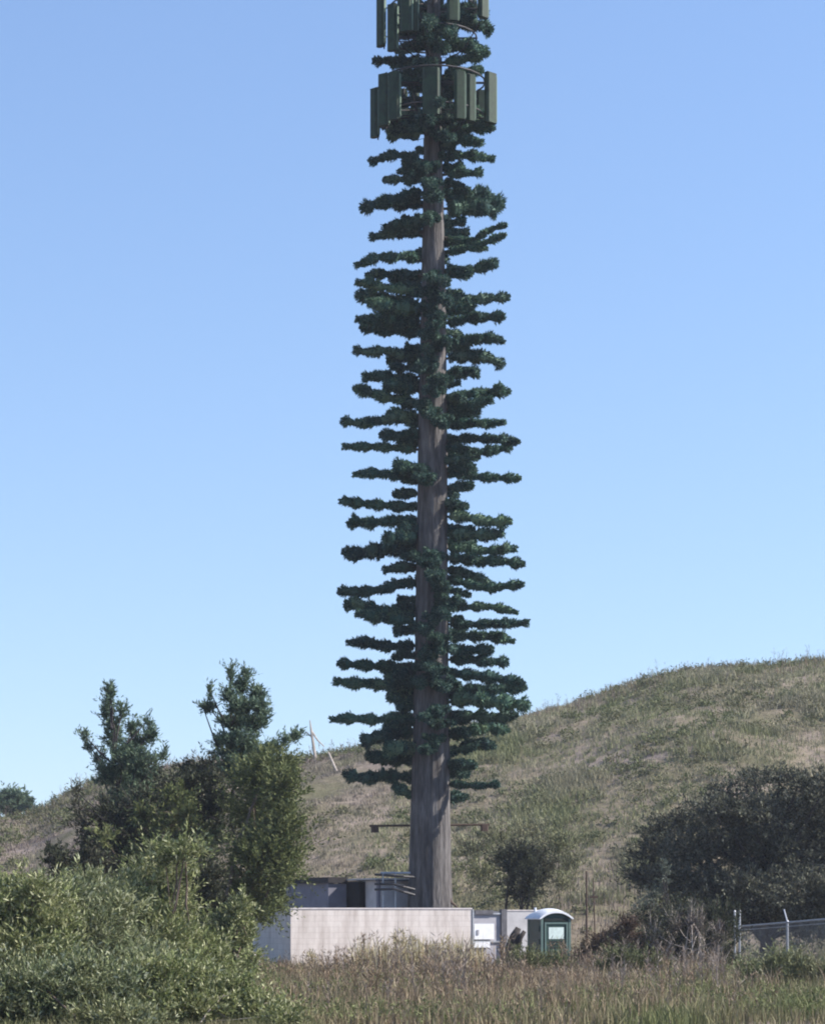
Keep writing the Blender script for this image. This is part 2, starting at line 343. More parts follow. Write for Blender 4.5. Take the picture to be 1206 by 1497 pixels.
# tall straw clumps standing before the middle of the wall
x, y, px = scatter(3800, 78, 85.5); k = (px > 520) & (px < 705) & (pnoise(x, y, 1.6, 91) > 0.0)
mb = MB(); tufts(mb, x[k], y[k], 6, 0.5, 1.6, 0.036, 0.12, 0.32)
tag(mb.build('straw_clumps', M['straw']), 'tall pale straw grass clumps in front of the middle of the block wall', 'grass', kind='stuff')
x, y, px = scatter(2500, 41.5, 47); k = px < 470
mb = MB(); tufts(mb, x[k], y[k], 14, 0.12, 0.38, 0.02, 0.14, 0.8)
tag(mb.build('short_grass', M['grass_green']), 'short green grass along the feet of the willow thicket', 'grass', kind='stuff')
x, y, px = scatter(1500, 52, 86); k = (px > 400) & (pnoise(x, y, .7, 95) > .45)
mb = MB(); tufts(mb, x[k], y[k], 14, 0.45, 0.95, 0.026, 0.20, 0.55)
tag(mb.build('tussocks', M['grass_dry']), 'taller bent dry tussocks standing out of the meadow', 'grass', kind='stuff')
# branchy brown weeds
def weeds(mb, x, y, h0, h1, twigs=16):
    n = len(x); h = rng.uniform(h0, h1, n)*np.clip(1+0.45*pnoise(x, y, 0.9, 71), 0.45, 1.6); b = np.stack([x, y, gz(x, y)-0.02], 1)
    ln = rng.normal(0, 0.10, (n, 3)); ln[:, 2] = 1; ln = ln*h[:, None]
    rhombs(mb, b, ln, h, 0.022)
    t = rng.uniform(0.35, 1.0, (n, twigs)); base = (b[:, None, :]+ln[:, None, :]*t[..., None]).reshape(-1, 3)
    d = rng.normal(0, 1, (n*twigs, 3)); d[:, 2] = np.abs(d[:, 2])+0.9
    L = (np.repeat(h, twigs)*0.26*rng.uniform(0.4, 1, n*twigs))
    rhombs(mb, base, d, L, 0.022)
x, y, px = scatter(9000, 46, 88.0)
k = (px+pnoise(x, y, 0.4, 31)*120 > 380) & (px+pnoise(x, y, 0.4, 32)*80 < 1110) & ~incomp(x, y) & (pnoise(x, y, .6, 33) > -0.35)
k &= rng.uniform(size=len(x)) < np.clip((y-50)/24, 0.12, 1)
mb = MB(); weeds(mb, x[k], y[k], 0.25, 0.78)
tag(mb.build('brown_weeds', M['weed']), 'russet brown branching weeds in front of the compound', 'weeds', kind='stuff')

# low leafy weeds and fallen stems mixed through the meadow
def leafy_weeds(mb, x, y, h, n_leaf, ll, lw):
    n = len(x); hh = h*rng.uniform(.5, 1.3, n); c = np.stack([x, y, gz(x, y)], 1)
    c = np.repeat(c, n_leaf, 0); off = rng.normal(0, 1, (n*n_leaf, 3))*np.repeat(hh, n_leaf)[:, None]*np.array([.55, .55, 0]); off[:, 2] = np.abs(rng.normal(0.45, .3, n*n_leaf))*np.repeat(hh, n_leaf)
    d = rng.normal(0, 1, (n*n_leaf, 3)); d[:, 2] += .5
    rhombs(mb, c+off, d, ll*rng.uniform(.6, 1.3, n*n_leaf), lw)
x, y, px = scatter(3600, 45, 82); k = (px+pnoise(x, y, .5, 51)*200 > 300) & (pnoise(x, y, .45, 52) > .0)
mb = MB(); leafy_weeds(mb, x[k], y[k], 0.36, 46, 0.12, 0.032)
tag(mb.build('leafy_weeds', M['leaf_mid']), 'low leafy green weeds scattered through the dry meadow', 'weeds', kind='stuff')
x, y, px = scatter(1500, 56, 88); k = ((px > 890) & (px < 1062) & (pnoise(x, y, .9, 98) > -.1) | (px > 400) & (px < 1080) & (y < 78) & (pnoise(x, y, .5, 97) > 1.0)) & ~((px > 680) & (px < 860))
mb = MB(); weeds(mb, x[k], y[k], 0.45, 1.05, 24)
tag(mb.build('tall_weeds', M['weed_mauve']), 'tall mauve grey dry weeds rising out of the meadow', 'weeds', kind='stuff')
x, y, px = scatter(700, 150, 178); mb = MB(); weeds(mb, x, y, 0.35, 1.0, 14)
tag(mb.build('crest_weeds', M['weed_mauve']), 'thin bare twiggy weeds along the skyline of the hill', 'weeds', kind='stuff')
x, y, px = scatter(2600, Y0+1, 176); k = (pnoise(x, y, .22, 61) > -.4)
mb = MB(); leafy_weeds(mb, x[k], y[k], 0.42, 44, 0.20, 0.075)
tag(mb.build('hill_scrub', M['scrub_hill']), 'small dark olive scrub plants dotted over the hillside', 'scrub', kind='stuff')
x, y, px = scatter(3800, 101, 122); k = (px > 800) & (px < 960) 
mb = MB(); tufts(mb, x[k], y[k], 4, 0.25, 0.8, 0.035, 0.12, 0.4)
tag(mb.build('mauve_stalks', M['weed_mauve']), 'mauve dry stalks on the bare patch beside the oak', 'weeds', kind='stuff')

# ------------------------------------------------------------------ cell tower dressed as a pine
TY = 92.0; tp = PPM(TY)
tower = empty('cell_tower', (*(P(629, 1400, TY)[:2]), 0.0))
tag(tower, 'very tall cell tower disguised as a pine tree with green plastic branches', 'cell tower')
TC = [(1440, 628, 33), (1325, 628.5, 31.5), (1180, 629, 28.5), (1000, 630.5, 25), (800, 631.5, 22.5), (600, 632.5, 20.5), (400, 633.5, 17), (230, 633, 13.5), (100, 633, 11.5), (0, 634, 9.5), (-160, 634, 6)]
tys = np.array([t[0] for t in TC][::-1]); txs = np.array([t[1] for t in TC][::-1]); trs = np.array([t[2] for t in TC][::-1])
def tcx(py): return np.interp(py, tys, txs)
def trr(py): return np.interp(py, tys, trs)/tp
# fluted trunk
mb = MB(); nseg, nring = 72, 150
ring_py = np.linspace(1426, -170, nring); V = []
ang = np.arange(nseg)/nseg*2*np.pi
prof = sum(np.sin(ang*f_+ph)*a_ for f_, ph, a_ in ((9, .3, .014), (17, 1.1, .013), (26, 2.2, .011)))
for py in ring_py:
    c = P(tcx(py), py, TY); r = trr(py)
    rr = r*(1+prof+0.012*np.sin(ang*13+py*0.03)+0.008*np.sin(ang*7-py*0.055))
    if py > 1290: rr = rr*(1+0.0010*(py-1290))
    V.append(np.stack([c[0]+rr*np.cos(ang), c[1]+rr*np.sin(ang), np.full(nseg, c[2])], 1))
V = np.concatenate(V); Q = [(i*nseg+j, i*nseg+(j+1) % nseg, (i+1)*nseg+(j+1) % nseg, (i+1)*nseg+j) for i in range(nring-1) for j in range(nseg)]
mb.add(V, Q); mb.build('trunk', M['bark_tower'], tower, smooth=True)

def resample(pts, step):
    pts = np.asarray(pts, float); seg = np.linalg.norm(np.diff(pts, axis=0), axis=1); s_ = np.concatenate([[0], np.cumsum(seg)])
    n = max(3, int(s_[-1]/step)+1); t = np.linspace(0, s_[-1], n)
    return np.stack([np.interp(t, s_, pts[:, i]) for i in range(3)], 1)
def brush(mb, pts, rad, dens=620, start=0.0, length=0.22):
    """bottle-brush of needles round a polyline"""
    p = resample(pts, 0.05); L = (len(p)-1)*0.05; N = int(dens*1.35*L*(1-start))
    t = rng.uniform(start, 1, N)*(len(p)-1); i = np.clip(t.astype(int), 0, len(p)-2); f = (t-i)[:, None]
    c = p[i]*(1-f)+p[i+1]*f; d = unit(p[i+1]-p[i])
    th = rng.uniform(0, 2*np.pi, N); a = unit(np.cross(d, np.array([0, 0.13, 1.0]))); b = np.cross(d, a)
    out = np.cos(th)[:, None]*a+np.sin(th)[:, None]*b
    ph = rng.uniform(0, 6.28); tt = t/(len(p)-1)
    bump = 1+0.30*np.sin(tt*L*7.5+ph)+0.14*np.sin(tt*L*15+ph*2)
    taper = np.clip((1.04-tt)*9, 0.6, 1)
    r = rad*bump*taper*rng.uniform(0.35, 1.0, N)
    base = c+out*(r*0.52)[:, None]
    dirv = out*0.85+d*rng.uniform(0.1, 1.0, N)[:, None]+rng.normal(0, .18, (N, 3))
    rhombs(mb, base, dirv, r*0.42+0.045, 0.045, 1)
    i0 = int(start*(len(p)-1)); q = p[i0:]; tq = np.linspace(start, 1, len(q))
    cr = rad*0.62*(1+0.30*np.sin(tq*L*7.5+ph)+0.14*np.sin(tq*L*15+ph*2))*np.clip((1.02-tq)*7, 0.15, 1)*np.clip((tq-start)*9+.3, 0, 1)
    tube(mb, q, cr*rng.uniform(.85, 1.15, len(q)), 7, 1)
def make_branch(px_pts, dy, rad=0.2, twigs=3, parent=None, name='branch', mb=None, tipdir=None):
    own = mb is None
    if own: mb = MB()
    n = len(px_pts); pts = []
    for i, (px, py) in enumerate(px_pts):
        t = i/(n-1); Y = TY+dy*t
        pts.append(P(px, py, Y))
    # smooth
    pts = np.array(pts); pr = resample(pts, 0.25)
    for _ in range(2): pr[1:-1] = (pr[:-2]+2*pr[1:-1]+pr[2:])/4
    tube(mb, pr, np.linspace(0.055, 0.02, len(pr)), 6, 0)
    L = np.linalg.norm(pts[-1]-pts[0])
    brush(mb, pr, rad, 640, start=min(0.25, 0.30/L) if L > 1 else 0.05)
    d = unit(pts[-1]-pts[0])
    for k in range(twigs):
        t = rng.uniform(0.25, 0.8); i = int(t*(len(pr)-1)); s_ = pr[i]
        side = np.array([-d[1], d[0], 0])*rng.choice([-1, 1])
        tl = rng.uniform(0.35, 0.75); dd = unit(d*0.9+side*rng.uniform(0.5, 1.1)+np.array([0, 0, rng.uniform(-0.15, 0.25)]))
        q = np.array([s_, s_+dd*tl*0.5, s_+dd*tl+np.array([0, 0, rng.uniform(-.05, .08)])])
        tube(mb, q, [0.02, 0.015, 0.01], 4, 0)
        brush(mb, q, rad*0.85, 520, 0.05)
    if own:
        return mb.build(name, [M['limb'], M['needle']], parent)
LEFT = [  # px polylines from trunk to tip, radius in px
 ([(630,84),(590,88),(545,89)],7,1),([(630,118),(595,118),(582,117)],8,2),([(630,165),(600,166),(575,170)],9,3),([(630,178),(595,180),(560,184)],10,3),([(632,192),(600,196),(566,198)],8,2),
 ([(630,236),(600,228),(584,224),(560,229),(541,237)],7.5,0),([(632,244),(600,236),(588,234)],8,1),([(632,256),(610,262),(585,261),(560,263)],6.5,0),
 ([(632,278),(610,284),(575,292),(555,296),(527,306)],10,3),([(632,302),(605,296),(575,300)],9,2),([(632,330),(600,330),(560,332)],9,3),([(632,340),(590,336),(541,347)],8,1),
 ([(632,384),(612,380),(590,370),(572,380),(556,372),(538,382),(520,388)],8,0),([(632,402),(600,402),(575,398),(560,402),(534,401)],7,1),
 ([(632,425),(590,424),(550,418),(520,412)],8,2),([(632,448),(590,440),(550,436),(520,430)],10,3),([(632,455),(595,452),(560,448),(535,440)],11,3),
 ([(632,478),(590,466),(555,470),(520,466)],10,3),([(632,492),(590,482),(555,484),(527,476)],9,2),([(632,525),(590,522),(560,508),(545,518),(517,511)],8,0),([(632,532),(600,522),(565,526)],7,1),
 ([(632,548),(590,556),(560,548),(530,552)],9,2),([(632,590),(590,585),(560,580),(535,572),(517,567)],9,1),([(632,575),(595,566),(560,566)],9,2),
 ([(632,606),(585,608),(555,616),(530,620),(499,615)],8,1),([(632,625),(600,612),(566,604)],12,3),([(632,642),(590,636),(555,636)],9,2),([(632,658),(590,655),(550,653),(501,653)],7,0),
 ([(632,702),(590,698),(555,690),(516,694)],8,1),([(632,685),(600,684),(576,678)],9,2),([(632,742),(590,740),(550,738),(496,733)],8,1),([(632,722),(600,722),(574,722)],8,1),
 ([(632,766),(590,760),(550,764),(509,766)],9,2),([(632,786),(590,784),(560,788)],10,2),([(632,804),(590,804),(550,806),(520,812),(500,806)],12,4),
 ([(632,832),(600,826),(560,834)],9,2),([(632,850),(600,850),(560,862),(530,866),(494,864)],8.5,1),([(632,900),(590,900),(550,890),(503,883)],10,3),([(632,912),(590,906),(545,902),(520,896)],10,2),
 ([(632,922),(600,920),(575,922)],9,2),([(632,944),(590,945),(560,946),(535,938),(507,940)],9,1),([(632,975),(590,976),(550,974),(493,970)],8.5,2),([(632,990),(590,990),(565,992)],13,3),
 ([(632,1012),(590,1005),(550,1000),(520,1000),(488,996)],9,2),([(632,1030),(600,1022),(566,1018)],9,1),([(632,1042),(590,1048),(550,1054),(520,1050),(482,1052)],8.5,1),
 ([(632,1070),(600,1068),(560,1076),(528,1086)],12,3),([(632,1095),(600,1094),(560,1098)],12,3),([(632,1118),(600,1112),(560,1110),(535,1104)],10,3),
 ([(632,1140),(600,1135),(555,1136),(530,1140),(502,1130)],10,2),([(632,1168),(600,1164),(575,1148)],9,2)]
RIGHT = [
 ([(634,20),(660,14),(690,10),(712,20)],9,3),([(634,36),(670,36),(700,34),(718,48)],10,3),([(634,60),(680,62),(712,74)],9,3),([(634,92),(680,86),(716,76)],8,2),([(634,112),(670,104),(706,102)],8,2),([(634,130),(665,128),(690,124)],9,3),([(634,165),(670,168),(712,170)],9,3),
 ([(634,190),(680,188),(724,186)],8,2),([(634,206),(680,204),(706,208)],8,2),([(634,226),(670,226),(700,228),(722,232)],8,1),([(634,256),(670,252),(706,252)],7,1),
 ([(634,290),(670,284),(700,286),(736,300)],14,4),([(634,305),(670,304),(700,300),(725,312)],13,4),([(634,368),(670,366),(690,362),(720,350),(740,342)],6,3),([(634,345),(690,355),(714,334),(741,328)],5,2),
 ([(634,402),(670,400),(700,392),(727,380)],9,2),([(634,395),(660,392),(690,398)],9,1),([(634,442),(670,438),(710,436),(744,434)],8,2),([(634,452),(670,448),(696,440)],10,2),([(634,474),(670,468),(700,464),(738,462)],8.5,2),
 ([(634,505),(680,500),(710,490),(738,500)],8,5),([(634,526),(680,518),(710,520),(736,534)],9,5),([(634,552),(670,542),(700,546)],9,3),([(634,586),(680,576),(720,574),(746,572)],8,4),([(634,600),(680,594),(720,584)],9,4),
 ([(634,612),(680,606),(700,600)],9,2),([(634,620),(680,618),(710,620),(739,617)],7,1),([(634,645),(680,640),(720,642),(760,646)],7.5,1),([(634,666),(680,662),(715,660),(748,652)],8,1),
 ([(634,686),(670,684),(690,680)],9,1),([(634,692),(680,694),(700,698),(762,699)],7,0),([(634,712),(670,712),(692,710)],8,2),([(634,744),(670,742),(684,740)],8,1),([(634,756),(680,754),(710,764),(748,762)],9,2),
 ([(634,785),(670,780),(710,782),(736,780)],10,3),([(634,800),(670,802),(710,806),(755,802)],8,2),([(634,815),(680,820),(720,818),(767,825)],8.5,3),([(634,835),(670,836),(700,844),(718,858)],9,2),([(634,846),(680,852),(710,862),(740,856),(766,854)],7.5,0),
 ([(634,888),(680,888),(720,886),(757,896)],6.5,0),([(634,912),(680,914),(720,912),(773,911)],7.5,2),([(634,934),(680,930),(720,930),(752,938)],8.5,2),([(634,952),(680,952),(722,950)],9,3),([(634,966),(680,962),(710,968),(743,968)],9,1),
 ([(634,984),(680,986),(720,990),(768,1000)],9,1),([(634,1010),(680,1008),(720,1008),(770,1005)],9,3),([(634,1030),(680,1020),(720,1026),(774,1032)],12,4),([(634,1052),(680,1046),(720,1050),(758,1044)],9,4),
 ([(634,1078),(680,1070),(715,1062),(744,1068)],10,4),([(634,1102),(670,1098),(700,1084),(724,1092)],9,4),([(634,1124),(660,1118),(696,1120)],8,3),([(634,1146),(680,1148),(700,1150),(730,1147)],5.5,1),([(634,1165),(660,1166),(684,1166)],9,1)]
for lst in (LEFT, RIGHT):
    for pts, r, tw in lst[:60]:
        tipx = abs(pts[-1][0]-pts[0][0])/tp
        pts = [(tcx(pts[0][1])+(np.sign(pts[-1][0]-630)*trr(pts[0][1])*tp*0.6), pts[0][1])]+list(pts[1:])
        make_branch(pts, rng.uniform(-0.75, 0.75)*max(0.9, tipx*0.7), r/tp*1.16, tw, tower)
# branches that point towards and away from the viewer, and those above the photo's edge, too many to be parts of their own
mb = MB()
for py in [30, 44, 70, 96, 112, 176, 186, 198, 412, 436, 464, 488, 512, 540, 570, 592, 826, 850, 874, 895, 935, 950, 975, 995, 1060, 1080, 58, 150, 246, 268, 288, 318, 404, 424, 452, 476, 500, 528, 556, 604, 615, 690, 704, 815, 838, 862, 884, 906, 920, 962, 984, 1004, 1040, 1050, 1098]:
    px = tcx(py)+rng.uniform(-26, 26); dyy = -rng.uniform(1.3, 2.5)
    make_branch([(tcx(py), py), ((tcx(py)+px)/2, py-3), (px, py+rng.uniform(-6, 8))], dyy, 0.22, 3, mb=mb)
for py, px, dyy in ((108, 585, .8), (122, 660, .7), (128, 600, 1.2), (140, 690, 1.0), (150, 575, .6), (158, 680, .4), (172, 600, -.8), (176, 668, -1.0), (182, 700, .5), (16, 668, .5), (28, 692, -.4), (40, 660, -.8), (50, 585, .7), (66, 600, .6), (10, 600, .8), (70, 690, .6), (186, 580, -.5)):
    make_branch([(tcx(py), py), ((tcx(py)+px)/2, py-2), (px, py)], dyy, 0.24, 3, mb=mb)
for py in np.arange(205, 1150, 15):
    for sg in (-1, 1):
        if rng.uniform() < 0.48: continue
        w = trr(py)*tp+rng.uniform(16, 42); y_ = py+rng.uniform(-6, 6)
        make_branch([(tcx(py)+sg*trr(py)*tp*.4, y_), (tcx(py)+sg*w*0.65, y_-2), (tcx(py)+sg*w, y_+rng.uniform(-4, 7))], rng.uniform(-1.1, 1.3), rng.uniform(.16, .25), 1, mb=mb)
for py in np.arange(-140, 1120, 26):
    px = tcx(py)+rng.uniform(-70, 70); dyy = rng.uniform(1.3, 2.6)
    make_branch([(tcx(py), py), ((tcx(py)+px)/2, py-2), (px, py+rng.uniform(-8, 8))], dyy, 0.22, 2, mb=mb)
for py in np.arange(-150, 0, 17):
    for sg in (-1, 1):
        w = 30+(py+170)/170*50
        make_branch([(tcx(py), py), (tcx(py)+sg*w*0.6, py-3), (tcx(py)+sg*w, py)], rng.uniform(-1, 1), 0.2, 2, mb=mb)
o = mb.build('branches', [M['limb'], M['needle']], tower); o['kind'] = 'stuff'; o['label'] = 'shorter green branches pointing towards and away from the viewer'
# antenna panels
ANT = [(548,165,17,70,-0.6),(561,146,19,74,-1.2),(577,140,19,68,-1.5),(630,133,28,66,-2.0),(672,139,19,68,-1.7),(688,143,15,66,-1.3),(717,143,24,72,-0.6),(703,160,16,56,1.2),(588,158,16,56,1.5),(654,152,16,56,1.8),(606,150,14,54,1.7),
       (557,32,17,70,-0.5),(574,40,18,66,-1.2),(594,20,20,50,-1.6),(607,16,10,60,-1.5),(587,8,14,60,1.2),(640,16,18,56,1.5),(662,-4,20,66,-1.7),(706,-8,20,66,-0.6),(690,10,14,56,1.3)]
for px, py, w, h, dy in ANT:
    Y = TY+dy; c = P(px, py, Y); W = w*.88/tp; H = h/tp; rot = math.atan2(c[0]-P(633, 0, TY)[0], -dy) if dy < 0 else 0.3
    mb = MB(); box(mb, c, (W, 0.24, H), rot*0.6, 0, 0.07); box(mb, c+np.array([0, 0, H/2+0.012]), (W*0.86, 0.18, 0.024), rot*0.6, 0); 
    a = mb.build('antenna', M['panel_green'], tower)
    mb = MB(); ca = P(tcx(py), py, TY)
    u = unit(ca-c); q = c+u*0.12
    tube(mb, [q-np.array([0, 0, H*0.55]), q+np.array([0, 0, H*0.55])], 0.03, 6, 0)
    for s_ in (-.3, .3): tube(mb, [q+np.array([0, 0, H*s_]), ca+np.array([0, 0, H*s_])], 0.022, 5, 0)
    b = mb.build('mount_pipe', M['steel_dark'], a)
    mb = MB(); box(mb, c+np.array([math.sin(0), -0.0, 0])+np.array([W*0.5*math.cos(rot*0.6)+0.012, W*0.5*math.sin(rot*0.6), 0]), (0.03, 0.10, H*0.92), rot*0.6, 0)
    mb.build('edge_strip', M['panel_edge'], a)
def ringbar(py, r, nm):
    mb = MB(); c = P(633, py, TY); a = np.linspace(0, 2*np.pi, 25)
    pts = np.stack([c[0]+r*np.cos(a), c[1]+r*np.sin(a), np.full(25, c[2])], 1)
    tube(mb, pts, 0.032, 6, 0, False)
    for k in (0, 6, 12, 18): tube(mb, [pts[k], c], 0.035, 6)
    mb.build(nm, M['steel_dark'], tower)
ringbar(120, 1.9, 'antenna_ring'); ringbar(172, 1.9, 'antenna_ring'); ringbar(12, 1.6, 'antenna_ring'); ringbar(55, 1.6, 'antenna_ring')
for k in range(10):
    pyr = 172 if k < 6 else 55; a = rng.uniform(math.pi, 2*math.pi); c = P(633, pyr, TY); e = np.array([c[0]+1.85*math.cos(a), c[1]+1.85*math.sin(a), c[2]+.3]); g = P(tcx(pyr+30), pyr+30, TY)+np.array([.33*math.cos(a), .33*math.sin(a), 0])
    mb = MB(); tube(mb, [e, e*.6+g*.4-np.array([0, 0, .45]), g*.75+e*.25-np.array([0, 0, .35]), g, g-np.array([0, 0, 1.6])], 0.024, 5); mb.build('cable', M['dark_void'], tower)
# bare cross arm low on the trunk with boxes at its ends, conduit at the foot
mb = MB(); tube(mb, [P(540, 1208, TY+0.9), P(716, 1206, TY+0.9)], 0.045, 6); tube(mb, [P(628, 1207, TY+0.9), P(628, 1207, TY)], 0.05, 6)
arm = mb.build('cross_arm', M['rust'], tower)
for q, z in ((548, 1213), (708, 1211)):
    mb = MB(); box(mb, P(q, z, TY+0.9), (0.26, 0.2, 0.24), 0.2, 0, 0.03); mb.build('junction_box', M['rust'], arm)
mb = MB(); tube(mb, [P(657, 1290, TY-0.25), P(657, 1312, TY-0.25), P(660, 1320, TY-0.25), P(668, 1327, TY-0.3), P(668, 1345, TY-.3)], 0.045, 7)
mb.build('conduit', M['rust'], tower)

# ------------------------------------------------------------------ compound
TH = math.radians(25); U = np.array([math.cos(TH), math.sin(TH), 0]); N_ = np.array([-math.sin(TH), math.cos(TH), 0])   # along the front, away from the viewer
C0 = P(425, 1335, 88.0); C0[2] = 0
def at_px_on_front(px, off=0.0):
    o = C0+N_*off; k = (px-HX)/F      # o.x+s*Ux = k*(o.y+s*Uy)
    s_ = (k*o[1]-o[0])/(U[0]-k*U[1]); return s_
s690, s737, s792 = at_px_on_front(690), at_px_on_front(737), at_px_on_front(800)
WH = 2.225
def wallbox(mb, s0, s1, t0, t1, z0, z1, mi=0):
    c = C0+U*(s0+s1)/2+N_*(t0+t1)/2; c = c+np.array([0, 0, (z0+z1)/2]); box(mb, c, (s1-s0, t1-t0, z1-z0), TH, mi)
wall = empty('block_wall', C0); tag(wall, 'long pinkish concrete block wall with a shaded left end, foot of the tower', 'wall')
mb = MB(); wallbox(mb, 0, s690, 0, 0.2, 0, WH); mb.build('front_panel', M['block'], wall)
mb = MB(); wallbox(mb, 0.003, 0.2, 0.2, 7.5, 0, WH-0.003); mb.build('side_panel', M['block'], wall)
mb = MB(); wallbox(mb, -0.02, s690+0.005, -0.02, 0.22, WH, WH+0.05); wallbox(mb, -0.017, 0.217, 0.22, 7.5, WH, WH+0.047); mb.build('cap', M['cap'], wall)
w2 = empty('block_wall', C0+U*s737); tag(w2, 'short pale wall between the gate post and the portable toilet', 'wall')
mb = MB(); wallbox(mb, s737+0.12, s792, 0, 0.2, 0, WH-0.06); mb.build('front_panel', M['stucco'], w2)
mb = MB(); wallbox(mb, s792-0.2, s792-0.003, 0.2, 7.5, 0, WH-0.063); mb.build('side_panel', M['stucco'], w2)
mb = MB(); wallbox(mb, s737+0.11, s792+0.01, -0.02, 0.22, WH-0.06, WH-0.02); mb.build('cap', M['cap'], w2)
gate = empty('metal_gate', C0+U*s690); tag(gate, 'grey sheet metal gate with white notice panels', 'gate')
mb = MB(); wallbox(mb, s690+0.06, s737-0.12, 0.06, 0.11, 0.12, WH-0.16); mb.build('door_sheet', M['gate'], gate)
for z in (0.12, 1.05, WH-0.16):
    mb = MB(); wallbox(mb, s690+0.06, s737-0.12, 0.0, 0.06, z-0.03, z+0.03); mb.build('rail', M['steel'], gate)
for a, b, m_ in ((s690+0.006, s690+0.06, 'steel'), (s737-0.12, s737+0.10, 'gate_dark')):
    mb = MB(); wallbox(mb, a, b, -0.03, 0.16, 0, WH+0.0); mb.build('gate_post', M[m_], gate)
mb = MB(); wallbox(mb, s690+0.12, s690+0.85, -0.02, 0.05, WH-0.18, WH-0.03); mb.build('header_bar', M['gate_dark'], gate)
def front_rect(name, parent, p0, p1, y0, y1, t, mat, th=0.02):
    a, b = at_px_on_front(p0, t), at_px_on_front(p1, t); Y = C0[1]+(a+b)/2*U[1]
    z1 = CAMZ+(HY-y0)/F*Y; z0 = CAMZ+(HY-y1)/F*Y
    mb = MB(); wallbox(mb, a, b, t-th, t, z0, z1); return mb.build(name, mat, parent)
sg = front_rect('notice_board', gate, 693, 722, 1351, 1374, -0.005, M['white'])
front_rect('notice_board', gate, 691, 716, 1378, 1386, -0.005, M['white'])
front_rect('latch', gate, 697, 700, 1360, 1367, -0.03, M['gate'])
# equipment shelter
SC = C0+N_*2.0; 
def shelter_pt(px, off): return C0+N_*off+U*at_px_on_front(px, off)
sh = empty('equipment_shelter', shelter_pt(556, 3.0)); tag(sh, 'low flat-roofed equipment shelter behind the block wall', 'shelter')
zt = CAMZ+(HY-1287)/F*93
def sbox(name, mat, a, b, t0, t1, z0, z1):
    mb = MB(); wallbox(mb, a, b, t0, t1, z0, z1); return mb.build(name, mat, sh)
a0 = at_px_on_front(557, 2.6); a1 = at_px_on_front(640, 2.6)
sbox('front_panel', M['stucco'], a0, a1, 2.6, 5.6, 0, zt-0.02)
sbox('door_recess_shade', M['dark_void'], a0-0.25, a0-0.003, 4.0, 5.6, 0, zt-0.05)  # near-black box, its colour carries the shade of the door recess
sbox('door_jamb', M['stucco_shaded'], a0-0.10, a0-0.003, 2.63, 2.8, 0, zt-0.05)
b1 = at_px_on_front(516, 5.2); b0 = at_px_on_front(480, 5.2)
sbox('side_panel', M['stucco_shaded'], b0, b1+0.25, 5.2, 5.4, 0, zt-0.12)
sbox('rear_panel', M['stucco_shaded'], b1-0.9, b1-0.7, 5.4, 11.0, 0, zt+0.02)
sbox('shade_panel', M['dark_void'], b1+0.25, a0-0.25, 5.9, 6.0, 0, zt-0.05)  # near-black sheet in place of the shade deeper in the recess
sbox('roof', M['roof_dark'], b0-0.05, b1-0.25, 5.1, 8.6, zt-0.09, zt+0.12)
sbox('roof', M['roof_pale'], b1-0.3, a1, 2.45, 5.8, zt+0.003, zt+0.055)
sbox('fascia', M['gate_dark'], a0-0.3, a1-0.003, 2.40, 2.447, zt-0.06, zt+0.003)
# cable bridge running from the shelter to the trunk: curved tubes
tray = empty('cable_bridge', shelter_pt(570, 2.0)); tag(tray, 'curved dark cables running from the shelter roof to the tower trunk', 'cable bridge')
for k, (ya, yb, yc) in enumerate(((1279, 1281, 1283), (1293, 1293, 1301), (1301, 1300, 1309))):
    mb = MB(); Y = 91.2-0.1*k; tube(mb, [P(548, ya, Y+.3), P(575, yb, Y), P(590, (yb+yc)/2, Y-.1), P(606, yc, Y+.1)], 0.045, 7); mb.build('cable', M['steel_dark'], tray)
mb = MB(); tube(mb, [P(556, 1277, 91.5), P(600, 1277, 91.5)], 0.05, 6); mb.build('tray_rail', M['steel'], tray)
for px in (560, 578):
    mb = MB(); q = P(px, 1277, 91.35); tube(mb, [q+np.array([0, 0, .02]), np.array([q[0], q[1], 0.0])], 0.03, 6); mb.build('support_post', M['steel'], tray)

# ------------------------------------------------------------------ portable toilet
PT = P(800, 1400, 86.3); PT[2] = 0
toilet = empty('portable_toilet', PT); tag(toilet, 'dark green portable toilet with a domed white roof', 'portable toilet')
th = TH*0.9; u = np.array([math.cos(th), math.sin(th), 0]); nn = np.array([-math.sin(th), math.cos(th), 0])
o0 = P(791, 1400, 86.0); o0[2] = 0
W_, D_, H_ = 1.10, 1.05, 1.93
def tb(name, mat, s0, s1, t0, t1, z0, z1, bev=0, parent=None):
    mb = MB(); c = o0+u*(s0+s1)/2+nn*(t0+t1)/2+np.array([0, 0, (z0+z1)/2]); box(mb, c, (s1-s0, t1-t0, z1-z0), th, 0, bev)
    if parent is None: return mb.build(name, mat, toilet)
    ob = mb.build(name, mat, toilet); ob.parent = parent; return ob
body = tb('body', M['toilet'], 0, W_, 0, D_, 0.12, H_, 0.05)
tb('skid_base', M['toilet_edge'], -0.03, W_+0.03, -0.03, D_+0.03, 0.0, 0.12)
for s0 in (-0.012, W_-0.065): tb('corner_post', M['toilet_edge'], s0, s0+0.077, -0.035, 0.03, 0.12, H_-0.02)
tb('corner_post', M['toilet_edge'], -0.02, 0.04, D_-0.07, D_+0.02, 0.12, H_-0.02)
for z0 in (0.55, 1.0, 1.45): tb('side_rib', M['toilet'], -0.035, 0.0-0.002, 0.1, D_-0.12, z0, z0+0.2)
for z0 in (0.55, 1.0, 1.45): tb('side_rib', M['toilet'], W_+0.002, W_+0.035, 0.1, D_-0.12, z0, z0+0.2)
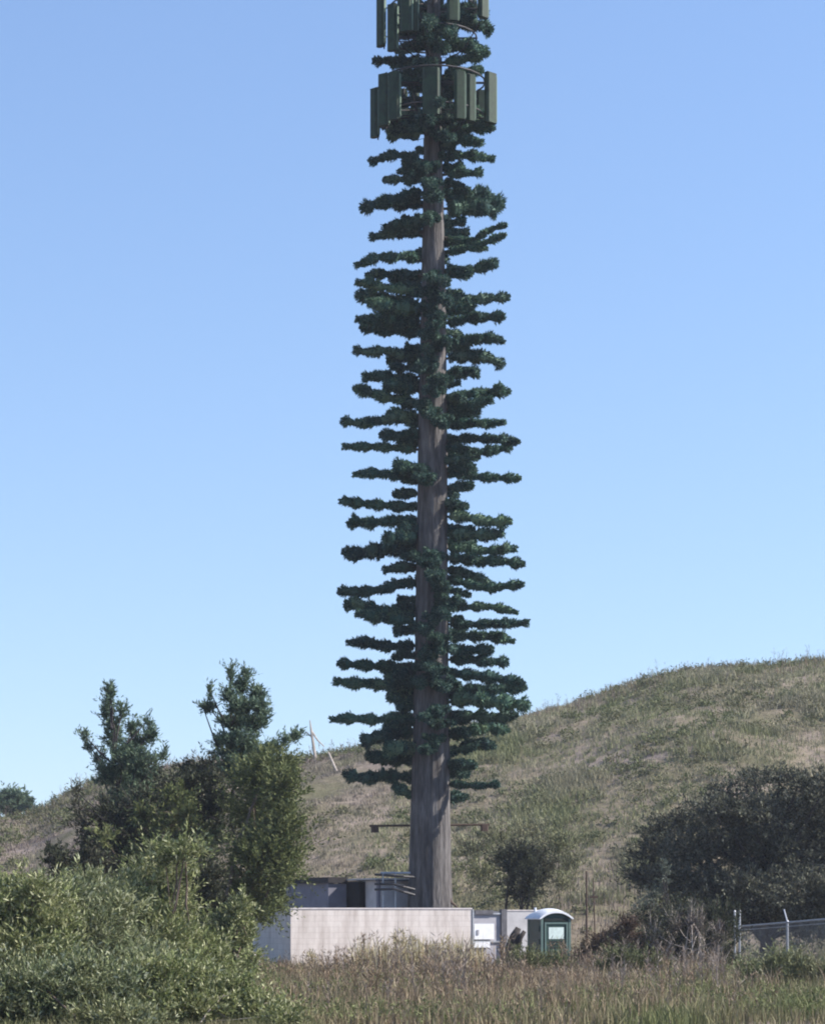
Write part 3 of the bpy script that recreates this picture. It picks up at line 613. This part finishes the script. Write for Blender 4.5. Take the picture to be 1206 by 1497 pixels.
door = tb('door', M['toilet'], 0.11, W_-0.11, -0.03, -0.002, 0.2, H_-0.16)
dm = MB()
for s0, s1, z0, z1 in ((0.11, 0.17, .2, H_-.16), (W_-.17, W_-.11, .2, H_-.16), (.17, W_-.17, H_-.22, H_-.16), (.17, W_-.17, .2, .26)):
    c = o0+u*(s0+s1)/2+nn*(-0.045)+np.array([0, 0, (z0+z1)/2]); box(dm, c, (s1-s0, 0.028, z1-z0), th)
fr = dm.build('door_frame', M['toilet_edge'], toilet)
pl = tb('placard', M['placard'], 0.27, 0.84, -0.042, -0.0325, 1.20, 1.60)
for z0 in (1.08, 0.98, 0.88): tb('vent', M['slot'], 0.3, 0.8, -0.040, -0.0325, z0, z0+0.045)
tb('door_handle', M['toilet_edge'], 0.80, 0.87, -0.075, -0.0325, 0.70, 0.84)
tb('transom', M['slot'], 0.1, W_-0.1, -0.03, -0.004, H_-0.12, H_-0.02)
# domed roof: arched front to back and side to side
mb = MB(); nsx, nsy = 14, 10; V = []
for i in range(nsx+1):
    for j in range(nsy+1):
        a = i/nsx*2-1; b = j/nsy*2-1
        z = H_-0.04+0.34*(1-abs(a)**2.3)*(1-0.25*b*b)+0.02
        V.append(o0+u*(W_/2+a*(W_/2+0.09))+nn*(D_/2+b*(D_/2+0.09))+np.array([0, 0, z]))
top = np.array(V); low = top.copy(); low[:, 2] -= 0.075; low[:, 2] = np.maximum(low[:, 2], H_-0.06)
Vn = len(top); q = []
idx = lambda i, j: i*(nsy+1)+j
for i in range(nsx):
    for j in range(nsy):
        q.append((idx(i, j), idx(i+1, j), idx(i+1, j+1), idx(i, j+1))); q.append(tuple(Vn+k for k in (idx(i, j+1), idx(i+1, j+1), idx(i+1, j), idx(i, j))))
for i in range(nsx):
    q.append((Vn+idx(i, 0), Vn+idx(i+1, 0), idx(i+1, 0), idx(i, 0))); q.append((idx(i, nsy), idx(i+1, nsy), Vn+idx(i+1, nsy), Vn+idx(i, nsy)))
for j in range(nsy):
    q.append((idx(0, j), idx(0, j+1), Vn+idx(0, j+1), Vn+idx(0, j))); q.append((Vn+idx(nsx, j), Vn+idx(nsx, j+1), idx(nsx, j+1), idx(nsx, j)))
mb.add(np.concatenate([top, low]), q); rf = mb.build('roof', M['toilet_roof'], toilet)
mb = MB(); gp = []; 
for i in range(nsx+1):
    a = i/nsx*2-1; z = H_-0.05+0.30*(1-abs(a)**2.3)*0.75
    gp.append(o0+u*(W_/2+a*(W_/2-0.01))+nn*0.01+np.array([0, 0, z]))
gp = np.array(gp); gb = gp.copy(); gb[:, 2] = H_-0.06
n_ = len(gp); mb.add(np.concatenate([gp, gb, gp+nn*(D_-.02), gb+nn*(D_-.02)]), [(i, i+n_, i+1+n_, i+1) for i in range(n_-1)]+[(2*n_+i, 2*n_+i+1, 3*n_+i+1, 3*n_+i) for i in range(n_-1)])
mb.build('gable', M['toilet'], toilet)
mb = MB(); q0 = o0+u*0.2+nn*0.9; tube(mb, [q0+np.array([0, 0, 2.0]), q0+np.array([0, 0, 2.28])], 0.045, 8); mb.build('vent_pipe', M['toilet_roof'], toilet)

# made-up dark forked solid in place of a shadow on the pale wall
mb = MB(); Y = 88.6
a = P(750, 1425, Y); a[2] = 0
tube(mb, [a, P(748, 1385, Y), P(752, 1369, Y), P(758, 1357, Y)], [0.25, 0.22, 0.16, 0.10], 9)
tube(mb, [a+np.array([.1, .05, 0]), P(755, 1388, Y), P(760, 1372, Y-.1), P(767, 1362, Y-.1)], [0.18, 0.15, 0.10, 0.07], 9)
st = mb.build('shadow_solid', M['bark_dark'], None, True, (a[0], a[1], 0)); tag(st, 'dark forked solid standing in for a shadow on the pale wall', 'shadow stand-in')

# ------------------------------------------------------------------ thin posts behind the toilet
for px0, px1, yt, Y, lab, rr in ((857, 858, 1274, 104, 'taller of two thin dark poles standing behind the portable toilet', .045), (867, 871, 1284, 105, 'shorter leaning dark pole with a cleat, behind the portable toilet', .032)):
    b = P(px1, 1400, Y); b[2] = 0; t = P(px0, yt, Y); mb = MB(); tube(mb, [b, t], [rr, rr*0.8], 7)
    if rr < .04: box(mb, P(868, 1312, Y), (0.34, 0.06, 0.1), 0.2)
    tag(mb.build('pole', M['rust'], None, origin=b), lab, 'pole', 'thin poles behind the toilet')
# dead pole on the ridge
Y = 158; rr = empty('dead_tree', (*P(458, 1110, Y)[:2], float(gz(*P(458, 1110, Y)[:2])))); tag(rr, 'bare pale forked dead tree on the hill crest', 'dead tree')
mb = MB(); tube(mb, [P(463, 1122, Y), P(459, 1095, Y), P(455, 1068, Y), P(453, 1053, Y)], [.14, .11, .08, .03], 6); mb.build('trunk', M['bark_pale'], rr)
mb = MB(); tube(mb, [P(455, 1068, Y), P(464, 1082, Y), P(474, 1092, Y)], [.07, .05, .03], 5); mb.build('limb', M['bark_pale'], rr)
mb = MB(); tube(mb, [P(458, 1080, Y), P(447, 1070, Y), P(444, 1075, Y)], [.05, .04, .02], 5); mb.build('limb', M['bark_pale'], rr)
Y = 150; a = P(480, 1100, Y); b = P(492, 1114, Y); b[2] = gz(b[0], b[1]); mb = MB(); tube(mb, [a, b], [.07, .09], 6)
tag(mb.build('fallen_pole', M['bark_pale'], None, origin=b), 'short bleached stick leaning on the hill crest', 'stick')
a = P(361, 1383, 80); b = P(381, 1410, 79.5); mb = MB(); tube(mb, [a, (a+b)/2+np.array([0, 0, .02]), b], [.04, .045, .05], 7)
b[2] = 0.35; tag(mb.build('leaning_stick', M['bark_pale'], None, origin=b), 'pale bare stick leaning beside the shaded wall end', 'stick')

# ------------------------------------------------------------------ chain link fence
fe = empty('chain_link_fence', (*P(1078, 1400, 92)[:2], 0)); tag(fe, 'galvanised chain-link fence with barbed wire arms under the dark oak', 'fence')
FA, FB = P(1081, 1400, 92), P(1300, 1400, 80)
def fpt(s_, z): p = FA+(FB-FA)*s_; p = p.copy(); p[2] = z-0.12+0.46*s_ if z > .05 else z; return p
def s_of(px):
    k = (px-HX)/F; d = FB-FA; return (k*FA[1]-FA[0])/(d[0]-k*d[1])
ztop, zbot = 1.72, 0.12
for px, zz, r_ in ((1074, 2.28, .04), (1081, 2.28, .045), (1151, 1.75, .045), (1216, 1.75, .045)):
    s_ = s_of(px); mb = MB(); tube(mb, [fpt(s_, 0), fpt(s_, zz)], r_, 8); po = mb.build('post', M['steel'], fe)
    mb = MB(); tube(mb, [fpt(s_, zz), fpt(s_, zz+.05)], [r_*1.3, r_*.5], 8); c_ = mb.build('post_cap', M['steel'], po)
d = unit(FB-FA); nf = np.array([d[1], -d[0], 0]); nf = nf if nf[1] > 0 else -nf
for px in (1151, 1216):
    s_ = s_of(px); mb = MB(); tip = fpt(s_, 1.75)-d*0.52+nf*0.1+np.array([0, 0, .42]); tube(mb, [fpt(s_, 1.74), tip], 0.03, 6); mb.build('barbed_arm', M['steel'], fe)
for z in (ztop, zbot, 1.58):
    mb = MB(); tube(mb, [fpt(s_of(1081), z), fpt(s_of(1310), z+0.0)], 0.032 if z != 1.58 else 0.012, 7); mb.build('rail', M['steel'], fe)
mb = MB(); L = np.linalg.norm((FB-FA)); dz = ztop-zbot
for s0 in np.arange(-dz, L, 0.085):
    for sg in (1, -1):
        p0, p1 = (s0, zbot), (s0+dz, ztop)
        a, b = max(0, p0[0]), min(L, p1[0])
        if b <= a: continue
        za, zb = zbot+(a-s0), zbot+(b-s0)
        if sg < 0: za, zb = ztop-(a-s0), ztop-(b-s0)
        A, B = fpt(a/L, za), fpt(b/L, zb)
        w = unit(np.cross(B-A, nf))*0.004
        mb.add([A-w, A+w, B+w, B-w], [(0, 1, 2, 3)])
mb.build('wire_mesh', M['steel'], fe)

# ------------------------------------------------------------------ trees and shrubs
def plant(name, Y, base_px, lobes, leafmat, label, cat, n_leaf=9000, ll=0.12, lw=0.04, clump=0.25, per=30, thick=1.0, trunk_r=0.12, barkmat='bark', group=None, up=0.3, crown='crown', stems=1, twig=0.0, droop=0.12):
    """lobes: (px, py, rx, ry) as seen; each gets its own distance and depth"""
    b = P(base_px, 1400, Y); b[2] = float(gz(b[0], b[1]))
    root = empty(name, b); tag(root, label, cat, group)
    pp = PPM(Y); L = []
    for (px, py, rx, ry) in lobes:
        dy = rng.uniform(-0.5, 0.5)*thick
        L.append((P(px, py, Y+dy), rx/pp, max(rx, ry*0.6)/pp*0.9, ry/pp))
    vol = np.array([l[1]*l[3] for l in L]); w = vol/vol.sum()
    ncl = max(8, n_leaf//per); mb = MB()
    cnt = rng.multinomial(ncl, w); bases = []; dirs = []; stems_b = []; stems_d = []; stems_l = []
    for (c, rx, ry, rz), n in zip(L, cnt):
        if n == 0: n = 1
        d = unit(rng.normal(size=(n, 3))); r = rng.uniform(0.12, 1.0, (n, 1))**0.55
        r = r*(1+0.30*np.sin(d[:, :1]*3.1+d[:, 2:]*4.3+c[0]*5)+rng.normal(0, .16, (n, 1)))
        cc = c+d*r*np.array([rx, ry, rz])
        k = np.clip(rng.lognormal(-.05, 0.5, n), .35, 2.2)
        cr = clump*k
        sd = unit(d*0.75+rng.normal(0, .38, (n, 3))+np.array([0, 0, up+.15])); SL = clump*2.3*k*rng.uniform(.7, 1.25, n)
        t = np.tile(np.linspace(0.08, 1, per), n)[:, None]; sdr = np.repeat(sd, per, 0); slr = np.repeat(SL, per)[:, None]
        pos = np.repeat(cc-sd*SL[:, None]*0.45, per, 0)+sdr*t*slr+np.array([0, 0, -1.0])*(t*t*slr*droop)+rng.normal(0, clump*.10, (n*per, 3))
        bases.append(pos); side = unit(np.cross(sdr, rng.normal(size=(n*per, 3)))); dirs.append(sdr*0.75+side*rng.uniform(.4, 1.1, (n*per, 1))+np.array([0, 0, .15]))
        stems_b.append(cc-sd*SL[:, None]*0.45); stems_d.append(sd); stems_l.append(SL)
    B = np.concatenate(bases); Dv = np.concatenate(dirs)
    ok = B[:, 2] > gz(B[:, 0], B[:, 1])+0.03; B = B[ok]; Dv = Dv[ok]
    N = len(B); rhombs(mb, B, Dv, ll*rng.uniform(0.6, 1.3, N), lw*rng.uniform(0.7, 1.3, N))
    sb = np.concatenate(stems_b); kk = sb[:, 2] > gz(sb[:, 0], sb[:, 1]); rhombs(mb, sb[kk], np.concatenate(stems_d)[kk], np.concatenate(stems_l)[kk], 0.022, 1)
    mb.build(crown, [M[leafmat], M['stem_green' if 'willow' in name or 'green' in name else barkmat]], root)
    # trunk and limbs
    mb = MB(); cx = np.average([l[0] for l in L], axis=0, weights=vol); ztop_ = max(l[0][2] for l in L)
    topl = max(L, key=lambda l: l[0][2])
    for s_ in range(stems):
        j = np.array([rng.normal(0, .25), rng.normal(0, .25), 0])*(1 if stems > 1 else 0.1)
        tgt = topl[0] if s_ == 0 else L[rng.integers(len(L))][0]
        q = [b+j-np.array([0, 0, .1]), b+j*1.5+(tgt-b)*np.array([.2, .2, .35]), b+j+(tgt-b)*np.array([.6, .6, .7]), tgt]
        q = resample(q, 0.4); q[1:-1] += rng.normal(0, .03, (len(q)-2, 3)); tube(mb, q, np.linspace(trunk_r/math.sqrt(s_+1), 0.02, len(q)), 7)
    for (c, rx, ry, rz) in L:
        zf = b[2]+(c[2]-b[2])*(rng.uniform(0.72, 0.93) if 'pine' in name else rng.uniform(0.35, 0.7)); f = (zf-b[2])/max(topl[0][2]-b[2], .5); f = min(f, 0.9)
        s0 = b+(topl[0]-b)*f
        q = resample([s0, (s0+c)/2+rng.normal(0, .08, 3), c+np.array([0, 0, rz*.4])], 0.3); tube(mb, q, np.linspace(trunk_r*0.45, 0.012, len(q)), 5)
        if twig > 0:
            for _ in range(int(twig)):
                d = unit(rng.normal(size=3)); d[2] = abs(d[2]); tube(mb, [c, c+d*np.array([rx, ry, rz])*rng.uniform(.8, 1.15)], [0.014, 0.005], 4)
    mb.build('trunk' if stems == 1 else 'stems', M[barkmat], root)
    return root

plant('pine_tree', 84, 190, [(160,1014,5,16),(157,1040,8,20),(168,1060,8,14),(179,1040,6,14),(165,1078,14,16),(195,1068,9,14),(196,1090,14,14),(217,1056,5,12),(219,1076,9,14),(238,1106,7,8),(124,1078,6,5),(130,1092,5,9),(142,1110,10,7),(178,1106,22,14),(205,1112,20,14),(165,1134,24,16),(200,1138,34,20),(190,1175,34,25)],
      'leaf_pine', 'narrow multi-topped blue-green pine, the shorter slender one left of the tallest pine', 'tree', 20000, 0.15, 0.042, 0.17, 14, 2.0, 0.10, 'bark_dark', up=0.9)
plant('pine_tree', 80, 345, [(337,984,4,10),(360,988,4,10),(350,1004,9,10),(334,1018,7,10),(374,1016,9,12),(353,1034,18,10),(380,1036,11,10),(345,1058,22,10),(370,1060,16,10),(306,1037,10,6),(295,1031,6,4),(307,1012,3,7),(386,1048,7,8),(322,1084,10,7),(350,1084,24,10),(352,1104,30,14),(356,1125,34,16),(431,1079,7,5),(437,1074,4,3),(416,1084,4,3),(405,1092,8,5),(390,1100,14,8)],
      'leaf_pine', 'tallest blue-green pine with a ragged dark crown left of the cell tower', 'tree', 22000, 0.15, 0.042, 0.16, 14, 2.0, 0.10, 'bark_dark', up=0.8)
plant('dark_bush', 79, 215, [(110,1160,4,8),(114,1180,6,12),(122,1205,9,14),(126,1230,10,14),(288,1125,24,14),(306,1140,20,14),(268,1148,36,20),(232,1176,44,24),(165,1196,40,26),(300,1175,40,28),(310,1212,30,30),(200,1228,46,30),(250,1215,40,30),(150,1240,34,26),(180,1270,60,30),(255,1255,40,26)],
      'leaf_dark', 'big dark bush with brown twigs filling the gap between the two pines', 'bush', 34000, 0.14, 0.050, 0.30, 18, 2.6, 0.10, 'bark_dark', stems=4, twig=2)
plant('olive_bush', 76, 240, [(262,1165,20,16),(240,1200,26,14),(210,1190,16,12),(285,1225,24,18),(225,1245,30,16),(150,1225,16,12),(268,1190,18,12)],
      'leaf_mid', 'olive-green brush showing through the middle of the big dark bush', 'bush', 7000, 0.15, 0.05, 0.27, 24, 1.2, 0.06, stems=3)
plant('dark_bush', 72, 95, [(73,1236,3,10),(80,1256,9,14),(96,1262,14,18),(108,1285,24,24),(88,1300,16,18),(130,1262,22,20),(125,1310,30,24)],
      'leaf_dark', 'small blackish bush with a thin upright tip at the left slope', 'bush', 12000, 0.13, 0.05, 0.20, 24, 1.5, 0.06, 'bark_dark', stems=3, twig=2)
plant('green_bush', 75, 345, [(395,1112,30,12),(425,1122,16,14),(372,1140,38,24),(414,1150,26,28),(380,1190,50,36),(418,1205,26,34),(385,1245,54,40),(425,1250,16,26),(412,1275,24,30),(360,1295,46,28),(400,1312,20,20),(370,1330,36,24)],
      'leaf_mid', 'tall rounded yellow-green bush right below the tallest pine', 'bush', 34000, 0.13, 0.048, 0.30, 18, 2.8, 0.10, stems=3)
plant('dark_bush', 66, 285, [(285,1262,26,24),(298,1292,30,26),(280,1320,30,22),(310,1325,30,20),(300,1350,26,16)],
      'leaf_dark', 'dark hollow bush between the willows and the yellow-green bush', 'bush', 15000, 0.12, 0.05, 0.2, 24, 1.5, 0.06, 'bark_dark', stems=3, twig=2)
plant('willow_bush', 60, 235, [(240,1252,26,20),(270,1245,30,14),(215,1285,34,26),(255,1285,28,26),(222,1318,42,28),(180,1310,34,24),(258,1335,30,28),(240,1372,46,32),(200,1385,46,32),(290,1390,40,30),(310,1410,34,24),(225,1345,40,26),(270,1420,40,22)],
      'leaf_bright', 'bright narrow-leaved willow bush standing up in the middle of the thicket', 'bush', 22000, 0.15, 0.036, 0.26, 16, 2.0, 0.04, 'bark', stems=5, up=0.5)
plant('willow_bush', 56, 145, [(130,1290,28,16),(100,1310,34,20),(165,1330,40,26),(130,1360,46,30),(160,1400,60,40),(100,1410,50,36),(210,1420,40,30)],
      'leaf_teal', 'grey-green willow bush just left of the bright upright willow', 'bush', 22000, 0.14, 0.034, 0.26, 16, 2.0, 0.04, 'bark', stems=5, up=0.5)
plant('willow_bush', 52, 35, [(0,1306,40,20),(50,1300,40,20),(85,1322,30,24),(30,1345,56,30),(75,1355,40,30),(15,1395,60,38),(70,1400,56,36),(-50,1330,50,40),(-60,1400,60,50)],
      'leaf_bright', 'leafy bright green willow bush at the left edge of the thicket', 'bush', 30000, 0.13, 0.034, 0.24, 16, 2.0, 0.04, 'bark', stems=5, up=0.5)
plant('willow_bush', 44, 90, [(60,1440,60,30),(120,1432,54,32),(170,1448,50,32),(10,1455,60,34),(90,1482,80,26),(180,1488,60,22),(0,1492,60,24),(-50,1465,50,40),(130,1500,80,18),(30,1505,70,16)],
      'leaf_teal', 'low grey-green willow bush along the bottom left of the thicket', 'bush', 32000, 0.11, 0.030, 0.22, 14, 1.6, 0.03, 'bark', stems=6, up=0.6)
plant('willow_bush', 45, 270, [(235,1428,44,24),(290,1438,44,24),(335,1450,36,20),(380,1470,34,16),(270,1470,70,24),(340,1486,60,20),(225,1486,50,22),(410,1490,40,14),(260,1502,80,16),(370,1504,60,12)],
      'leaf_bright', 'low sprawling green bush with bare pale twigs below the willows', 'bush', 26000, 0.11, 0.030, 0.22, 14, 1.6, 0.02, 'bark_pale', stems=8, up=0.6, twig=3)
plant('green_bush', 64, 345, [(348,1335,22,20),(330,1360,30,26),(352,1380,18,22),(325,1390,30,24),(340,1412,36,20),(362,1362,8,12),(370,1405,14,12)],
      'leaf_bright', 'small green bush touching the shaded end of the block wall', 'bush', 13000, 0.11, 0.038, 0.2, 16, 1.4, 0.05, stems=4)
plant('distant_tree', 190, 18, [(8,1172,12,10),(20,1166,10,8),(34,1172,10,8),(44,1176,6,6),(-10,1174,16,12),(20,1184,24,6)],
      'leaf_pine', 'small dark round tree on the far left horizon', 'tree', 8000, 0.30, 0.12, 0.4, 20, 3, 0.2)
plant('hill_shrub', 109, 768, [(757,1246,20,12),(782,1252,20,12),(760,1266,32,14),(790,1272,16,12),(735,1256,12,8),(770,1288,30,14),(765,1305,24,12),(800,1262,10,8)],
      'leaf_dark', 'solitary dark spreading shrub at the foot of the hill above the pale wall', 'shrub', 12000, 0.16, 0.055, 0.28, 20, 1.8, 0.08, 'bark_dark', stems=3, twig=2)
plant('hill_shrub', 112, 815, [(690,1240,24,12),(730,1222,34,14),(775,1214,34,12),(815,1232,28,16),(835,1260,18,18),(700,1275,22,16),(825,1290,18,14)],
      'grass_hill', 'thin olive-grey brush round the solitary dark shrub', 'shrub', 6000, 0.20, 0.045, 0.5, 14, 4, 0.02, 'bark_dark', stems=3, up=1.4)
plant('oak_tree', 99, 1120, [(1060,1165,28,16),(1100,1142,34,15),(1140,1135,30,13),(1172,1142,36,16),(1212,1150,40,20),(1040,1185,34,20),(1000,1200,34,20),(960,1215,24,16),(1090,1190,54,28),(1150,1190,54,32),(1210,1205,50,42),(955,1245,34,24),(1010,1240,44,30),(1070,1240,50,36),(1130,1240,54,40),(1190,1260,54,42),(940,1282,26,18),(985,1290,40,26),(1040,1295,46,32),(1100,1300,46,32),(1160,1310,50,34),(1215,1320,50,36),(1000,1330,44,22),(1060,1335,46,22),(1120,1340,46,20),(1250,1230,54,70),(1290,1290,54,60),(1190,1350,50,24),(1320,1230,50,60)],
      'leaf_oak', 'wide dark grey spreading oak at the foot of the hill behind the chain-link fence', 'tree', 125000, 0.16, 0.062, 0.40, 24, 5.5, 0.35, 'bark_dark', up=0.15, twig=2, stems=1, droop=0.25)
plant('sage_shrub', 93, 965, [(972,1270,5,12),(972,1290,7,10),(958,1306,12,8),(948,1316,13,7),(938,1326,10,6)],
      'leaf_grey', 'pale sage-green shrub in front of the left side of the oak', 'shrub', 1500, 0.10, 0.04, 0.13, 12, 1.0, 0.02, 'bark_dark', stems=3, up=0.5)
plant('scrub_bush', 88, 1000, [(950,1345,26,16),(1000,1342,44,24),(1045,1350,34,28),(940,1378,22,20),(985,1385,44,28),(1040,1390,36,32),(1000,1412,60,20)],
      'leaf_dark', 'tangled dark scrub left of the fence posts', 'bush', 22000, 0.15, 0.045, 0.26, 18, 2.0, 0.02, 'bark', stems=10, up=0.8, twig=1)
plant('scrub_bush', 86, 1010, [(955,1370,14,22),(985,1350,10,26),(1010,1345,9,30),(1025,1365,10,28),(1050,1375,10,26),(975,1400,20,22),(1010,1405,24,22),(1045,1412,24,18)],
      'leaf_scrub', 'sparse pale-stemmed scrub growing up through the dark tangled one', 'bush', 5500, 0.16, 0.030, 0.22, 14, 1.4, 0.02, 'bark_pale', stems=9, up=1.3, twig=1)
plant('russet_bush', 87, 872, [(862,1392,20,12),(885,1380,22,14),(908,1372,20,14),(850,1402,14,8),(930,1390,24,18),(918,1352,12,10)],
      'leaf_red', 'low russet bush on the right of the portable toilet', 'bush', 11000, 0.13, 0.034, 0.2, 16, 1.6, 0.03, stems=6, up=0.8)
plant('green_weed_bush', 66, 1150, [(1105,1422,34,14),(1135,1404,20,16),(1162,1408,20,16),(1185,1430,36,18),(1140,1436,46,20),(1215,1425,30,22),(1170,1456,50,20),(1110,1450,40,16)],
      'leaf_weed', 'leafy pale green weeds in front of the chain-link fence', 'weeds', 11000, 0.12, 0.034, 0.2, 12, 1.6, 0.02, stems=6, up=1.0)
plant('green_weed_bush', 78, 930, [(905,1398,26,10),(945,1412,30,14),(890,1418,26,10),(960,1428,34,12)],
      'scrub_hill', 'low green weeds below the russet bush', 'weeds', 6000, 0.12, 0.030, 0.22, 12, 1.4, 0.02, stems=6, up=1.0)
plant('green_weed_bush', 80, 790, [(770,1406,26,16),(745,1418,20,12),(800,1412,26,14),(825,1418,20,10)],
      'scrub_hill', 'low green weeds before the portable toilet door', 'weeds', 5500, 0.12, 0.028, 0.22, 12, 1.2, 0.02, stems=5, up=1.2)
# tall dry stalks standing up against the wall, each one a plant
TW = [(531,1368,'dark'),(455,1392,'pale'),(563,1385,'dark'),(578,1366,'pale'),(590,1362,'pale'),(604,1372,'pale'),(618,1382,'pale'),(637,1378,'pale'),(655,1372,'pale'),(672,1384,'pale'),(545,1392,'pale'),(516,1398,'pale'),(735,1372,'dark'),(700,1392,'dark')]
ORD = ['single dark brown stalk standing tall before the middle of the block wall','short dry stalk by the lit left corner of the block wall','dark bent stalk right of the tall brown one','tall straw stalk with drooping tufts, left of the tallest','tallest straw stalk below the cable bridge','straw stalk just right of the tallest','slim straw stalk under the left edge of the trunk','straw stalk straight under the trunk','tall straw stalk under the right edge of the trunk','straw stalk near the right end of the block wall','low straw stalk beside the dark bent one','lowest straw stalk left of the single dark stalk','dark stalk in front of the gate post','dark low stalk under the white notice']
for (px, py, kd), lab in zip(TW, ORD):
    Y = 84+rng.uniform(-2, 1.5); b = P(px+rng.uniform(-3, 3), 1400, Y); b[2] = 0; t = P(px, py, Y); h = t[2]
    mb = MB(); tube(mb, [b, b*0.5+t*0.5+rng.normal(0, .03, 3), t], [.022, .018, .008], 5)
    for k in range(3):
        e = b+(t-b)*rng.uniform(.5, .8)+np.array([rng.uniform(-.28, .28), rng.uniform(-.2, .2), rng.uniform(.1, .35)]); tube(mb, [b+(t-b)*rng.uniform(.2, .5), e], [.013, .006], 4)
        rhombs(mb, e+rng.normal(0, .06, (16, 3)), rng.normal(0, .6, (16, 3))+np.array([0, 0, .7]), .16, .03)
    n = 90; tt = rng.uniform(0.35, 1, (n, 1)); rhombs(mb, b+(t-b)*tt+rng.normal(0, .03, (n, 3)), rng.normal(0, .6, (n, 3))+np.array([0, 0, .7]), .17, .03)
    tag(mb.build('dry_stalk', M['straw' if kd == 'pale' else 'weed'], None, origin=(b[0], b[1], 0)), lab, 'dry weed', 'tall dry stalks against the block wall')

# ------------------------------------------------------------------ air
mb = MB(); box(mb, (0, 1190, 21), (5200, 3700, 50)); hz = mb.build('haze', M['steel'])
tag(hz, 'thin pale haze in the air over the valley', 'haze', kind='stuff')
m, nt = new_mat('valley_air'); pv = nt.nodes.new('ShaderNodeVolumePrincipled'); o = nt.nodes.new('ShaderNodeOutputMaterial')
pv.inputs['Color'].default_value = (0.86, 0.90, 1.0, 1); pv.inputs['Density'].default_value = 0.00024; pv.inputs['Anisotropy'].default_value = 0.2
nt.links.new(pv.outputs[0], o.inputs['Volume']); hz.data.materials.clear(); hz.data.materials.append(m)

# ------------------------------------------------------------------ light, sky, camera
az = math.radians(88); el = math.radians(40)
sun = np.array([math.sin(az)*math.cos(el), -math.cos(az)*math.cos(el), math.sin(el)])
ld = bpy.data.lights.new('sun', 'SUN'); ld.energy = 5.0; ld.angle = math.radians(0.5); ld.color = (1.0, 0.95, 0.88)
lo = bpy.data.objects.new('sun', ld); col.objects.link(lo); lo.rotation_euler = Vector(-sun).to_track_quat('-Z', 'Y').to_euler(); lo.location = (60, -20, 80)
w = bpy.data.worlds.new('World'); sc.world = w; w.use_nodes = True; nt = w.node_tree
for n in list(nt.nodes): nt.nodes.remove(n)
sky = nt.nodes.new('ShaderNodeTexSky'); sky.sky_type = 'NISHITA'; sky.sun_disc = False; sky.sun_elevation = el; sky.sun_rotation = math.atan2(sun[0], sun[1])
sky.air_density = 1.5; sky.dust_density = 0.0; sky.ozone_density = 3.0; sky.altitude = 0
tc = nt.nodes.new('ShaderNodeTexCoord'); mp = nt.nodes.new('ShaderNodeMapping'); mp.inputs['Location'].default_value = (0, 0, 0.09)
nm = nt.nodes.new('ShaderNodeVectorMath'); nm.operation = 'NORMALIZE'
nt.links.new(tc.outputs['Generated'], mp.inputs[0]); nt.links.new(mp.outputs[0], nm.inputs[0]); nt.links.new(nm.outputs[0], sky.inputs[0])
bg = nt.nodes.new('ShaderNodeBackground'); bg.inputs[1].default_value = 0.088; out = nt.nodes.new('ShaderNodeOutputWorld')
tint = nt.nodes.new('ShaderNodeMix'); tint.data_type = 'RGBA'; tint.blend_type = 'MULTIPLY'; tint.inputs[0].default_value = 1
tint.inputs[7].default_value = (1.0, 1.02, 1.19, 1); nt.links.new(sky.outputs[0], tint.inputs[6]); nt.links.new(tint.outputs[2], bg.inputs[0]); nt.links.new(bg.outputs[0], out.inputs[0])
cam = bpy.data.cameras.new('camera'); co = bpy.data.objects.new('camera', cam); col.objects.link(co); sc.camera = co
co.location = (0, 0, CAMZ); co.rotation_euler = (math.pi/2, 0, 0)
cam.sensor_fit = 'HORIZONTAL'; cam.sensor_width = 36; cam.lens = F/1206*36; cam.shift_y = (HY-748.5)/1206
cam.clip_start = 0.5; cam.clip_end = 8000
sc.view_settings.view_transform = 'Standard'; sc.view_settings.look = 'None'; sc.view_settings.exposure = 0.95; sc.view_settings.gamma = 1.0
sc.cycles.max_bounces = 6; sc.cycles.diffuse_bounces = 3; sc.cycles.transparent_max_bounces = 8
sc.cycles.pixel_filter_type = 'BLACKMAN_HARRIS'; sc.cycles.filter_width = 2.0
